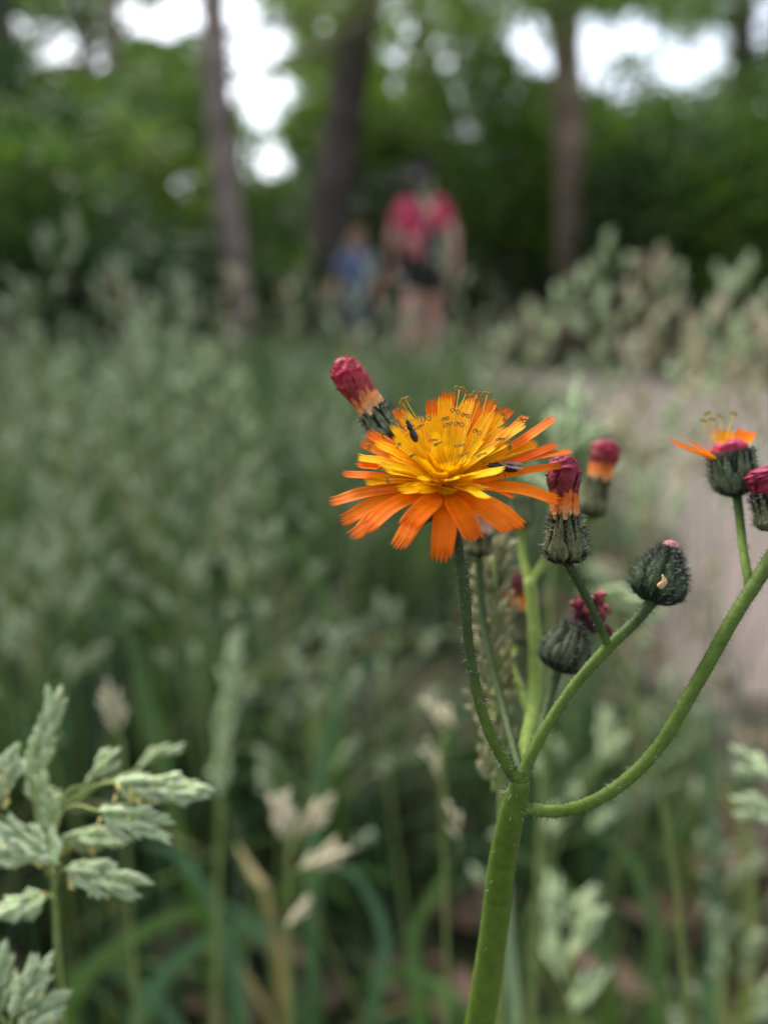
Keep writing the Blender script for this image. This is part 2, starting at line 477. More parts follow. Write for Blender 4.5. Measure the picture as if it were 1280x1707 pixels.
for li, (px, py, y, rx, rz, n, c) in enumerate([(1010, 350, 9.5, 0.8, 0.8, 170, LEAF_BRIGHT), (1130, 330, 8.2, 0.9, 0.75, 200, LEAF_DARK), (1240, 340, 7.4, 0.7, 0.7, 170, LEAF_MID),
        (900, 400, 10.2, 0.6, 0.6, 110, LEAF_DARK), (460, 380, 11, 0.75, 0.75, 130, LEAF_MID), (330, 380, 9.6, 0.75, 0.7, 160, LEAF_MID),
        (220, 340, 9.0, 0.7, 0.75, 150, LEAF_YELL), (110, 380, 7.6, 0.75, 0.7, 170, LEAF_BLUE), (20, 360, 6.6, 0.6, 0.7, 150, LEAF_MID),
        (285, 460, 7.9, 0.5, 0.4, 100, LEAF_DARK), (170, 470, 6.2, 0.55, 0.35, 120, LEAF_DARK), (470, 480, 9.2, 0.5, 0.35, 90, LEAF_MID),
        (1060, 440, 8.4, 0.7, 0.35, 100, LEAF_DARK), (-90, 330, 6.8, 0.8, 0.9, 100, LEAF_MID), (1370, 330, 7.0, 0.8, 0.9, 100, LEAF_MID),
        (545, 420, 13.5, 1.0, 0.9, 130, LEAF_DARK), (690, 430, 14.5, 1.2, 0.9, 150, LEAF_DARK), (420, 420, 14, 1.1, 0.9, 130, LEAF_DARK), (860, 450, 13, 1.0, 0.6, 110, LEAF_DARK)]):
    shrub(SHRUB_LABELS[li], px, py, y, rx, rz, n, c, group='understorey shrubs behind the grass')

# the wood beyond: one mass of leaves and stems
blobs = []
for k in range(120):
    px = random.uniform(-500, 1780); y = random.uniform(16, 26)
    py = random.uniform(150, 500)
    blobs.append(PB(px, py, y, random.uniform(1.6, 2.6), random.uniform(1.0, 2.0), 60))
for k in range(70):
    px = random.uniform(-500, 1780); y = random.uniform(17, 26)
    blobs.append(PB(px, random.uniform(-260, 140), y, random.uniform(1.2, 2.4), random.uniform(0.8, 1.6), 48))
for k in range(60):
    blobs.append((np.array([-24 + 48 * (k + random.random()) / 60, random.uniform(18, 27), random.uniform(.6, 1.0)]), (1.2, 1.0, 0.9), 40))
far = crown('distant_wood', None, blobs, LEAF_MID, size=0.24, per=14, spread=0.5)
tag(far, 'mass of green leaves of the wood beyond the trees', 'woodland', kind='stuff')

# ================================================================== GRASS
G_BLUE, G_MID, G_DARK, G_YEL, G_STRAW = lin(74, 108, 66), lin(74, 102, 42), lin(38, 58, 28), lin(126, 138, 66), lin(160, 146, 108)
def blades(n, ylo, yhi, hlo, hhi, wlo, whi, keep=None, power=1.0, bend=0.45):
    y = ylo + (yhi - ylo) * rng.random(n) ** power
    x = (rng.random(n) * 2 - 1) * (0.52 * y + 0.35)
    el = np.array([edge_left(v) for v in y]); er = el + np.array([path_width(v) for v in y])
    ok = (x < el + rng.normal(0, 0.05, n)) | (x > er + rng.normal(0, 0.08, n))
    clump = np.sin(x * 9 + 2 * np.sin(y * 5)) * np.cos(y * 8 + x * 3)
    big = np.sin(x * 4.3 + 0.8) * np.cos(y * 3.4 + 1.5 * np.sin(x * 2.1))
    ok &= rng.random(n) < 0.55 + 0.55 * clump + 0.45 * big
    ok &= (x < er) | (rng.random(n) < 0.35)
    x, y, el = x[ok], y[ok], el[ok]; n = len(x)
    z = np.array([max(0, bank_z(a, b)) for a, b in zip(x, y)])
    h = rng.uniform(hlo, hhi, n) * np.interp(y, [0.2, 0.5, 1.0], [0.55, 0.85, 1.0]) * np.where(x < el, np.interp(el - x, [0, 0.15, 0.55], [0.3, 0.5, 1.0]), 0.6)
    w = rng.uniform(wlo, whi, n)
    a = rng.uniform(0, 2 * math.pi, n)
    lean = np.abs(rng.normal(0, bend, n)) + 0.06
    dx, dy = np.cos(a), np.sin(a)
    sx, sy = -dy, dx
    t = np.linspace(0, 1, 6)
    V = []
    for k, tt in enumerate(t):
        cx = x + dx * lean * h * tt ** 2
        cy = y + dy * lean * h * tt ** 2
        cz = z - 0.01 + h * (tt - 0.32 * lean * tt ** 2.5)
        ww = w * (1 - tt ** 2.2) * 0.5 + 0.0001
        V.append(np.stack([cx - sx * ww, cy - sy * ww, cz], 1)); V.append(np.stack([cx + sx * ww, cy + sy * ww, cz], 1))
    V = np.stack(V, 1).reshape(-1, 3)
    b = (np.arange(n) * 12)[:, None]
    F = np.concatenate([b + np.array([[2 * k, 2 * k + 1, 2 * k + 3, 2 * k + 2]]) for k in range(5)], 0)
    pal = np.array([G_BLUE, G_MID, G_DARK, G_YEL, G_STRAW])
    patch = np.sin(x * 5.3 + 1.7 * np.sin(y * 3.1)) * np.cos(y * 4.1 - x * 2.2)
    c = np.where((patch + rng.normal(0, .35, n) > 0.15)[:, None], pal[rng.choice(5, n, p=[0.22, 0.34, 0.16, 0.2, 0.08])], pal[rng.choice(5, n, p=[0.24, 0.26, 0.42, 0.05, 0.03])]) * rng.uniform(0.6, 1.3, (n, 1))
    return V, F, np.repeat(c, 12, 0)
def join(parts):
    V, F, C, o = [], [], [], 0
    for v, f, c in parts:
        V.append(v); F.append(f + o); C.append(c); o += len(v)
    return np.concatenate(V), np.concatenate(F), np.concatenate(C)
V, F, C = join([blades(9000, 0.2, 0.9, 0.10, 0.27, 0.002, 0.005), blades(26000, 0.5, 3.2, 0.16, 0.40, 0.003, 0.007, power=1.2),
                blades(16000, 2.6, 9.5, 0.2, 0.5, 0.006, 0.013), blades(5000, 8, 17, 0.2, 0.5, 0.015, 0.03)])
tag(link('verge_grass', fast_mesh('verge_grass', V, F, C, M['grass'])), 'green grass blades growing thick over the verge', 'grass', kind='stuff')

# dead leaves and debris on the soil and under the bank
pts = []
for k in range(5000):
    y = random.uniform(0.4, 9); x = random.uniform(-1, 1) * (0.5 * y + 0.4)
    if in_path(x, y, -0.1) and random.random() < 0.9: continue
    pts.append((x, y, max(0, bank_z(x, y)) + random.uniform(0.004, 0.03)))
pts = np.array(pts)
cc = np.array([lin(98, 76, 58), lin(78, 60, 46), lin(116, 94, 74)])[rng.choice(3, len(pts))] * rng.uniform(0.6, 1.1, (len(pts), 1))
V, F, C = leaf_arrays(pts, 0.05, cc, 0.0)
tag(link('leaf_litter', fast_mesh('leaf_litter', V, F, C, M['litter'])), 'brown fallen leaves lying on the soil between the grass', 'leaf litter', kind='stuff')

# ---- seed heads -------------------------------------------------------------
SP_PALE, SP_EDGE, SP_WARM, SP_TIP = lin(172, 196, 132), lin(238, 240, 208), lin(196, 186, 146), lin(226, 214, 188)
def lemma(mb, p, d, ln, r, colour, tip, sides=6, rows=6):
    x, y, z = frame(d)
    prof = [0.35, 0.85, 1.0, 0.8, 0.42, 0.04][:rows]
    V, C = [], []
    for i in range(rows):
        s = i / (rows - 1)
        for j in range(sides):
            a = 2 * math.pi * j / sides
            rr = prof[i] * r * (1.0 if j % 2 else 0.82)
            V.append(p + z * ln * s + x * rr * math.cos(a) + y * rr * 0.7 * math.sin(a) + x * ln * 0.05 * math.sin(s * 3))
            k = max(0, s - 0.45) / 0.55
            C.append(colour * (1 - k) + tip * k if j % 2 == 0 else (colour * 0.5 + tip * 0.5))
    F = [(i * sides + j, i * sides + (j + 1) % sides, (i + 1) * sides + (j + 1) % sides, (i + 1) * sides + j) for i in range(rows - 1) for j in range(sides)]
    mb.add(V, F, np.array(C))
def spikelet_mesh(seed, base, tip, warm=0.0):
    """one spikelet, unit length along +Z: overlapping pointed scales in two ranks"""
    st = random.getstate(); random.seed(seed)
    mb = MB()
    n = random.choice([4, 5, 5, 6])
    for k in range(n):
        s = 0.62 * k / n
        side = 1 if k % 2 else -1
        ang = R(random.uniform(6, 13)) * side
        d = np.array([math.sin(ang), random.uniform(-.06, .06), math.cos(ang)])
        c = base * random.uniform(0.85, 1.12)
        lemma(mb, np.array([0.02 * side, 0, s]), d, random.uniform(0.42, 0.52), random.uniform(0.115, 0.145), c, tip * random.uniform(0.85, 1.05))
    me = mb.mesh('spikelet', M['spikelet'])
    me['local'] = True
    random.setstate(st)
    return me
def anther_mesh():
    mb = MB()
    for s in (-1, 1):
        mb.tube(np.array([[s * .12, 0, 0], [s * .16, 0, .35], [s * .17, 0, .7], [s * .2, 0, 1]]), [.06, .13, .12, .05], lin(252, 236, 150), 6)
    me = mb.mesh('anther', M['anther']); me['local'] = True
    return me
SPK = [spikelet_mesh(20 + i, SP_PALE, SP_EDGE) for i in range(5)]
SPK_WARM = [spikelet_mesh(40 + i, SP_WARM, SP_TIP) for i in range(3)]
SPK_DULL = [spikelet_mesh(60 + i, lin(134, 148, 92), lin(196, 168, 138)) for i in range(4)]
ANTH = anther_mesh()
def place(me, name, parent, p, d, scale, roll=None):
    o = link(name, me, parent)
    z = Vector(nrm(d))
    q = z.to_track_quat('Z', 'Y')
    from mathutils import Quaternion
    q = q @ Quaternion((0, 0, 1), roll if roll is not None else random.uniform(0, 6.28))
    o.rotation_mode = 'QUATERNION'; o.rotation_quaternion = q
    o.location = Vector(p) - world_of(parent).translation
    o.scale = (scale, scale, scale)
    return o
def tuft(parent, p0, p1, n, size, pool, spread=0.5, anth=0, fat=1.0):
    """spikelets crowded along the short axis p0 -> p1 of one panicle branch"""
    p0, p1 = np.asarray(p0), np.asarray(p1)
    ax = p1 - p0; L = np.linalg.norm(ax); x, y, z = frame(ax)
    for k in range(n):
        s = (k + 0.3) / n
        a = k * 2.4 + random.uniform(-.4, .4)
        tilt = spread * (1.15 - 0.75 * s) * random.uniform(0.7, 1.2)
        d = z * math.cos(tilt) + (x * math.cos(a) + y * math.sin(a)) * math.sin(tilt)
        q = p0 + ax * s * 0.86 + (x * math.cos(a) + y * math.sin(a)) * size * 0.06
        place(random.choice(pool), 'spikelet', parent, q, d, size * random.uniform(0.8, 1.15), roll=a)
    for k in range(anth):
        s = random.uniform(0.05, 0.95); a = random.uniform(0, 6.28)
        q = p0 + ax * s + (x * math.cos(a) + y * math.sin(a)) * size * random.uniform(0.2, 0.38)
        place(ANTH, 'anther', parent, q, np.array([random.uniform(-.6, .6), random.uniform(-.6, .6), -1]), size * 0.22)

STALK_C = lin(122, 136, 76)
def stalk(t, pts, r, colour=None):
    mb = MB(); mb.tube(catmull(pts, 6), r, STALK_C if colour is None else colour, 7)
    return mb.build('stalk', M['stem'], t)
def ground_under(p, lean=(0.02, 0.05)):
    g = np.array([p[0] + lean[0], p[1] + lean[1], 0.0]); g[2] = max(0, bank_z(g[0], g[1])) - 0.01
    return g

# the fresh flowering panicle on the left, close to the plane of focus
def close_panicle(label, d, foot_px, tufts, node, pool, size, rad=0.0006, group=None, name='grass_seed_head', cat='grass head', dense=1.0):
    base = at(*node, d)
    low = at(*foot_px, d * 1.05)
    g = ground_under(low, (low - base)[:2] * 1.2)
    t = thing(name, tuple(g), label, cat, group)
    stalk(t, [g, low * 0.4 + g * 0.6, low, base], [rad * 1.5, rad * 1.3, rad, rad * .7])
    for (x0, y0, x1, y1, n, sc, an, dd, ap) in tufts:
        p0, p1 = at(x0, y0, d * dd), at(x1, y1, d * dd * 1.01)
        a = at(*ap, d)
        mb = MB(); mb.tube(catmull([a, (a + p0) / 2 + np.array([0, 0, .0006]), p0, p0 * .2 + p1 * .8], 5), [rad * .55, rad * .4, rad * .3], STALK_C, 5)
        mb.build('branch', M['stem'], t)
        tuft(t, p0, p1, int(n * dense), size * sc * (0.84 if dense > 1 else 1), pool, 0.5, int(an * dense))
    return t
close_panicle('pale flowering grass head with yellow anthers, spreading in many tufts', 0.108, (105, 1720), [
    (52, 1300, 95, 1160, 11, 0.85, 0, 1.03, (70, 1400)), (-15, 1350, 20, 1270, 9, 0.9, 9, 1.0, (70, 1400)), (140, 1310, 185, 1262, 4, 0.8, 0, 1.04, (100, 1335)),
    (185, 1305, 320, 1322, 12, 0.95, 16, 0.99, (100, 1345)), (160, 1352, 250, 1376, 8, 0.95, 4, 0.97, (105, 1350)),
    (225, 1285, 285, 1245, 2, 0.9, 0, 1.18, (110, 1345)), (95, 1385, 60, 1290, 7, 0.9, 2, 1.06, (80, 1400)),
    (100, 1440, 20, 1385, 10, 0.95, 6, 0.98, (90, 1470)), (95, 1400, 170, 1400, 7, 0.9, 5, 1.05, (90, 1440)), (105, 1450, 210, 1475, 13, 0.95, 9, 0.99, (92, 1480)),
    (60, 1430, -10, 1420, 8, 0.95, 7, 1.0, (90, 1470)), (80, 1495, 5, 1520, 9, 0.85, 2, 1.02, (92, 1500))], (88, 1420), SPK, 0.0058, dense=1.7)
close_panicle('small nodding grass head hanging below the big yellow-flecked one', 0.106, (20, 1790), [
    (20, 1700, 60, 1625, 9, 0.95, 5, 1.0, (20, 1740)), (0, 1690, 5, 1610, 8, 0.95, 3, 1.02, (20, 1740)), (25, 1715, 85, 1680, 6, 0.9, 4, 1.0, (20, 1740))],
    (20, 1740), SPK, 0.0058, dense=1.5)
# heads standing right behind the open flower and elsewhere near the plant
close_panicle('pale silvery grass head rising behind the open orange flower', 0.185, (905, 1300), [
    (945, 740, 965, 640, 6, 0.95, 0, 1.0, (930, 790)), (935, 760, 1005, 712, 5, 0.9, 0, 1.05, (928, 800)), (925, 760, 930, 690, 5, 0.9, 0, 1.03, (925, 800)),
    (925, 830, 890, 790, 4, 0.9, 0, 1.05, (922, 860)), (930, 850, 1030, 770, 5, 0.8, 0, 1.08, (922, 870))], (925, 820), SPK, 0.0072, 0.0007)
spike = []
for k in range(17):
    yy = 1285 - k * 22.5
    xx = 822 + 6 * math.sin(k * 1.3)
    sd = 1 if k % 2 else -1
    sp_w = (26 if 2 < k < 14 else 14)
    spike.append((xx, yy + 20, xx + sd * sp_w, yy - 38, 7, random.uniform(.75, 1.0), 0, random.uniform(.985, 1.03), (822, yy + 34)))
close_panicle('narrow brownish-green grass spike just behind the flowering stem', 0.103, (838, 1420), spike, (822, 930), SPK_DULL, 0.0040, 0.0006)
close_panicle('drooping white-tipped spikelets arching behind the crimson withered head', 0.16, (1130, 1500), [
    (985, 985, 1060, 1000, 6, 0.9, 0, 1.0, (960, 990)), (1040, 1000, 1100, 1035, 4, 0.8, 0, 1.04, (1030, 990))], (1010, 985), SPK, 0.0066, 0.0005)
close_panicle('tan half-dry grass head with three stubby tufts', 0.21, (485, 1700), [
    (480, 1400, 470, 1355, 6, 1, 0, 1.0, (478, 1450)), (490, 1395, 540, 1350, 7, 1, 0, 1.02, (480, 1440)), (500, 1450, 550, 1428, 5, 1, 0, 0.98, (482, 1460)), (480, 1545, 500, 1525, 4, 0.8, 0, 1, (483, 1560))],
    (480, 1420), SPK_WARM, 0.0078, 0.0007)
close_panicle('compact grey-green grass head low beside the thick stem', 0.235, (965, 1760), [
    (930, 1560, 920, 1480, 8, 1, 0, 1.0, (945, 1620)), (950, 1600, 985, 1520, 9, 1, 0, 1.02, (950, 1640)), (940, 1640, 920, 1570, 8, 1, 0, 1.03, (950, 1670)), (955, 1690, 1000, 1620, 8, 1, 0, 1.0, (955, 1700))],
    (950, 1590), SPK, 0.0078, 0.0007)
close_panicle('two pale pointed spikelets poking in past the arching branch', 0.15, (1330, 1500), [
    (1300, 1310, 1250, 1275, 4, 0.9, 0, 1.0, (1320, 1340)), (1310, 1365, 1250, 1345, 4, 0.9, 0, 1.0, (1325, 1390))], (1320, 1320), SPK, 0.0072, 0.0006)
close_panicle('slender bent dry grass head with few whitish spikelets', 0.19, (745, 1640), [
    (740, 1220, 720, 1170, 4, 0.75, 0, 1.0, (730, 1260)), (735, 1300, 710, 1240, 4, 0.7, 0, 1.0, (745, 1330)), (760, 1210, 738, 1185, 3, 0.7, 0, 1.03, (735, 1240)), (765, 1400, 755, 1350, 3, 0.6, 0, 1.0, (765, 1430))],
    (735, 1250), SPK_WARM, 0.0072, 0.0005)
close_panicle('small pinkish-white grass tuft above the big flowering head', 0.2, (215, 1500), [
    (190, 1200, 180, 1150, 4, 0.9, 0, 1.0, (200, 1230)), (200, 1225, 200, 1175, 4, 0.8, 0, 1.0, (205, 1250))], (203, 1240), SPK_WARM, 0.007, 0.0006)
close_panicle('tall narrow closed grass spike standing alone over bare soil', 0.27, (360, 1640), [
    (365, 1330, 372, 1230, 12, 0.85, 0, 1.0, (364, 1360)), (370, 1250, 382, 1150, 12, 0.85, 0, 1.0, (366, 1280)), (380, 1165, 396, 1050, 12, 0.85, 0, 1.0, (376, 1200))],
    (370, 1260), SPK, 0.009, 0.0012)

# mid-distance heads: shared tuft meshes as parts
def tuft_mesh(seed, base, tip):
    st = random.getstate(); random.seed(seed)
    mb = MB()
    for k in range(9):
        s = 0.55 * k / 9
        a = k * 2.4
        tl = random.uniform(0.25, 0.7) * (1.1 - s)
        d = np.array([math.sin(tl) * math.cos(a), math.sin(tl) * math.sin(a), math.cos(tl)])
        lemma(mb, np.array([0, 0, s]), d, random.uniform(0.38, 0.5), random.uniform(0.075, 0.11), base * random.uniform(.8, 1.15), tip, 5, 6)
    me = mb.mesh('tuft', M['spikelet']); me['local'] = True
    random.setstate(st)
    return me
TUFTS = [[tuft_mesh(80 + i, SP_PALE * f, SP_EDGE * f) for i in range(3)] for f in (0.9, 0.62)] + [[tuft_mesh(90 + i, SP_WARM, SP_TIP) for i in range(3)]]
POOLNAME = ['pale silvery-green', 'dull sage-green', 'straw-coloured']
def head_label(top, pool, nod, length):
    k = next(i for i, p in enumerate(TUFTS) if p is pool)
    x, y = top[0], top[1]
    if x > edge_left(min(y, 19)) + path_width(y) / 2: where = 'across the path at the foot of the earth bank'
    elif edge_left(y) - x < 0.45 and y > 0.8: where = 'on the verge close to the edge of the path'
    elif y > 4.2: where = 'in the deep grass under the trees'
    elif y > 1.8: where = 'in the open middle of the grassy verge'
    elif y > 0.7: where = 'in the near grass, beyond the flowering plant'
    elif y > 0.42: where = 'in the thick grass just behind the flowering plant'
    else: where = 'low in the grass next to the flowering plant'
    size = 'large' if length > 0.115 else 'slim' if length < 0.095 else 'tufted'
    return '%s %s%s grass head %s' % (size, POOLNAME[k], ' nodding' if nod > 0.3 else '', where)
def panicle(top, length, label, group, pool, tufts=8, width=0.35, tsize=0.02, nod=None):
    top = np.asarray(top)
    nod = random.uniform(0.1, 0.45) if nod is None else nod
    label = label or head_label(top, pool, nod, length)
    a = random.uniform(0, 6.28)
    lean = np.array([math.cos(a), math.sin(a), 0]) * nod * length
    g = ground_under(top, (random.uniform(-.06, .06), random.uniform(-.03, .06)))
    if in_path(g[0], g[1], 0.0): g[0] = edge_left(g[1]) - 0.02 if top[0] < edge_left(g[1]) + path_width(g[1]) / 2 else edge_left(g[1]) + path_width(g[1]) + 0.02
    b = top - lean - np.array([0, 0, length])
    t = thing('grass_seed_head', tuple(g), label, 'grass head', group)
    axis = catmull([g, g * .5 + b * .5 + np.array([0.01, 0, 0]), b, b * .4 + top * .6 - lean * .15, top], 6)
    mb = MB(); mb.tube(axis, [0.0011, 0.0009, 0.0007, 0.0005, 0.0003], STALK_C * 0.9, 5)
    for k in range(tufts):
        s = k / max(1, tufts - 1)
        p = axis[int(12 + (len(axis) - 13) * s)]
        b2 = k * 2.4 + a
        out = np.array([math.cos(b2), math.sin(b2), 0.0])
        rch = length * width * (1 - s) ** 0.8 * random.uniform(.6, 1.1)
        q = p + out * rch + np.array([0, 0, rch * 0.8])
        if rch > 0.004:
            mb.tube(np.array([p, (p + q) / 2 + [0, 0, -rch * .08], q]), [0.0004, 0.0002], STALK_C * 0.9, 4)
        place(random.choice(pool), 'tuft', t, q, out * (0.9 - 0.7 * s) + np.array([0, 0, 0.8]), tsize * random.uniform(0.8, 1.25))
    mb.build('stalk', M['stem'], t)
    return t
G1 = 'tufted grass heads on the shaded verge'
for (px, py, d) in [(1010, 430, .7), (1095, 440, .8), (965, 480, .85), (925, 520, .9), (1190, 540, .5), (1240, 460, .6), (1150, 590, .55), (880, 530, 1.0),
                    (1265, 560, .5), (1050, 500, .9), (1200, 470, .75), (1000, 530, .8), (1130, 470, 1.0), (840, 560, 1.2), (1230, 620, .6), (1045, 735, .5), (1090, 830, .45), (1000, 625, .8), (1130, 700, .6)]:
    panicle(at(px, py, d), 0.10 + 0.02 * d, None, G1, TUFTS[0] if random.random() < .6 else TUFTS[2], 9, 0.3, 0.024)
G2 = 'tufted grass heads on the shaded verge'
L2 = None
for (px, py, d) in [(130, 385, .7), (310, 495, .55), (190, 450, .75), (240, 540, .7), (60, 580, .55), (20, 640, .5), (175, 690, .45), (60, 830, .42), (120, 740, .5), (430, 790, .42),
                    (330, 780, .48), (250, 840, .5), (430, 910, .36), (640, 1030, .36), (560, 1100, .3), (1020, 1225, .32), (1180, 1420, .34),
                    (1110, 1150, .4), (400, 640, .8), (480, 620, .9), (340, 600, .75), (40, 500, .8), (100, 640, .6), (500, 720, .6), (20, 900, .4), (1220, 1560, .3),
                    (220, 610, .5), (150, 860, .36), (560, 640, 1.0), (70, 960, .33)]:
    panicle(at(px, py, d), 0.085 + 0.02 * d, L2, G2, TUFTS[1] if random.random() < .7 else TUFTS[0], 13, 0.30, 0.014 if d < .5 else .019)
panicle(at(716, 322, 1.15), 0.10, 'tall pale grass head crossing the shoulders of the person in pink', None, TUFTS[0], 6, 0.12, 0.02, 0.1)
panicle(at(735, 425, 1.1), 0.12, 'grey-green grass head in front of the dark shorts', None, TUFTS[1], 8, 0.2, 0.026)
panicle(at(625, 440, 1.3), 0.13, 'pale grass head beside the child in blue', None, TUFTS[0], 8, 0.2, 0.026)
for k in range(64):
    for _ in range(50):
        y = random.uniform(0.9, 6.5); x = random.uniform(-1, 1) * (0.5 * y + 0.15)
        if in_path(x, y, 0.12) or (y < 3 and x > edge_left(y) - .25): continue
        z = random.uniform(0.3, 0.56) + max(0, bank_z(x, y))
        q = pixel_of((x, y, z))
        if 560 < q[0] < 790 and q[1] < 520 : continue
        break
    panicle((x, y, z), random.uniform(.09, .14), L2, G2, TUFTS[random.choice([0, 1, 1, 2])], 7, 0.28, 0.026)

# broad-leaved shoots that can be picked out: a sheath and its arching leaves
def leaf_blade(parent, pts, w, colour):
    P = catmull(pts, 6); n = len(P)
    T = np.gradient(P, axis=0)
    V, Fc = [], []
    for i in range(n):
        t = nrm(T[i]); s = nrm(np.cross(t, nrm(np.array([0.25, -1.0, 0.35]))))
        u = np.cross(s, t)
        ww = w * 0.5 * (1 - (i / (n - 1)) ** 2.5) + 1e-4
        V += [P[i] - s * ww, P[i] + u * ww * 0.25, P[i] + s * ww]
        if i: b = 3 * i; Fc += [(b - 3, b - 2, b + 1, b), (b - 2, b - 1, b + 2, b + 1)]
    mb = MB(); mb.add(V, Fc, colour)
    return mb.build('leaf_blade', M['grass'], parent)
def shoot(label, p, d, w, c):
    w0 = [at(x, y, d * (1 + .02 * i)) for i, (x, y) in enumerate(p)]
    g = ground_under(w0[0], (random.uniform(-.02, .02), .04))
    t = thing('grass_shoot', tuple(g), label, 'grass', 'broad-leaved grass shoots')
    mb = MB(); mb.tube(catmull([g, (g + w0[0]) / 2, w0[0]], 5), [.0016, .0013, .0011], c * .9, 7)
    mb.build('sheath', M['stem'], t)
    leaf_blade(t, [(g + w0[0]) / 2, w0[0]] + w0[1:], w, c)
    m = (g + w0[0]) / 2
    for k in range(2):
        a = random.uniform(0, 6.28); ln = random.uniform(.05, .11)
        o = np.array([math.cos(a), abs(math.sin(a)) * .6, 0]) * ln
        leaf_blade(t, [m * .7 + g * .3, m + o * .3 + [0, 0, .03], m + o * .8 + [0, 0, .045], m + o * 1.4 + [0, 0, .02]], w * .8, c * random.uniform(.8, 1.1))
for (lb, p, d, w, c) in [
        ('bright green grass shoot arching under the yellow-flecked seed head', [(120, 1660), (210, 1570), (300, 1525), (370, 1515)], .25, .006, G_MID),
        ('bluish grass shoot crossing behind a bright green one', [(230, 1700), (300, 1600), (420, 1540), (520, 1560)], .28, .006, G_BLUE),
        ('bluish grass shoot bending towards the tan half-dry seed head', [(620, 1690), (640, 1560), (600, 1470), (540, 1420)], .3, .005, G_BLUE),
        ('green grass shoot rising beside the base of the thick hawkweed stem', [(700, 1700), (690, 1560), (740, 1460), (770, 1420)], .26, .005, G_MID),
        ('wide bluish grass shoot under the tall narrow closed spike', [(400, 1700), (370, 1540), (300, 1430), (220, 1400)], .34, .007, G_BLUE),
        ('thin pale upright grass shoot right behind the thick hawkweed stem', [(860, 1700), (850, 1600), (846, 1500), (850, 1450)], .16, .0028, lin(120, 140, 96)),
        ('green grass shoot bowing over the compact grey-green seed head', [(1100, 1700), (1080, 1500), (1040, 1420), (960, 1380)], .3, .006, G_MID),
        ('tall straight bluish grass shoot below the long arching branch', [(1180, 1690), (1190, 1450), (1180, 1250), (1175, 1120)], .33, .006, G_BLUE),
        ('long green grass shoot curving over dark turf', [(300, 1400), (240, 1150), (200, 1020), (120, 960)], .4, .008, G_MID),
        ('bluish grass shoot beside a patch of bare brown soil', [(520, 1500), (540, 1250), (600, 1120), (650, 1080)], .36, .007, G_BLUE),
        ('green grass shoot bent towards the lower hawkweed stem', [(1020, 1650), (940, 1480), (900, 1440), (820, 1430)], .3, .005, G_MID),
        ('broad green grass shoot curving over a patch of bare soil', [(560, 1200), (540, 1000), (470, 900), (400, 880)], .5, .009, G_MID),
        ('dark green grass shoot behind the small pinkish-white tuft', [(160, 1300), (170, 1100), (130, 1000), (60, 960)], .45, .008, G_DARK),
        ('low wide green grass shoot lying almost flat near the stem foot', [(760, 1690), (720, 1640), (650, 1620), (580, 1650)], .3, .008, G_MID),
        ('yellowish grass shoot by the edge of the path', [(1240, 1700), (1250, 1500), (1230, 1350), (1180, 1300)], .36, .006, G_YEL),
        ('narrow tan dead grass shoot standing over bare soil', [(440, 1480), (425, 1460), (408, 1430), (392, 1405)], .3, .0035, lin(150, 136, 84))]:
    shoot(lb, p, d, w, c)

# ================================================================== PEOPLE
def skin_mesh(name, verts, edges, radii, colour, mat, parent, root=0, sub=2):
    me = bpy.data.meshes.new(name)
    me.from_pydata([tuple(v) for v in verts], edges, [])
    o = bpy.data.objects.new(name, me); col.objects.link(o)
    if parent is not None: o.parent = parent
    o.modifiers.new('skin', 'SKIN').use_smooth_shade = True
    sv = me.skin_vertices[0].data
    for i, r in enumerate(radii):
        sv[i].radius = (r, r) if np.ndim(r) == 0 else r
        sv[i].use_root = (i == root)
    o.modifiers.new('subsurf', 'SUBSURF').render_levels = sub
    dg = bpy.context.evaluated_depsgraph_get()
    dg.update()
    ev = o.evaluated_get(dg)
    m2 = bpy.data.meshes.new_from_object(ev)
    o.modifiers.clear()
    o.data = m2
    m2.name = name
    a = m2.color_attributes.get('Col') or m2.color_attributes.new('Col', 'FLOAT_COLOR', 'POINT')
    a.data.foreach_set('color', np.tile(np.append(np.asarray(colour), 1.0), (len(m2.vertices), 1)).astype(np.float32).ravel())
    m2.materials.clear(); m2.materials.append(mat)
    m2.polygons.foreach_set('use_smooth', [True] * len(m2.polygons))
    return o
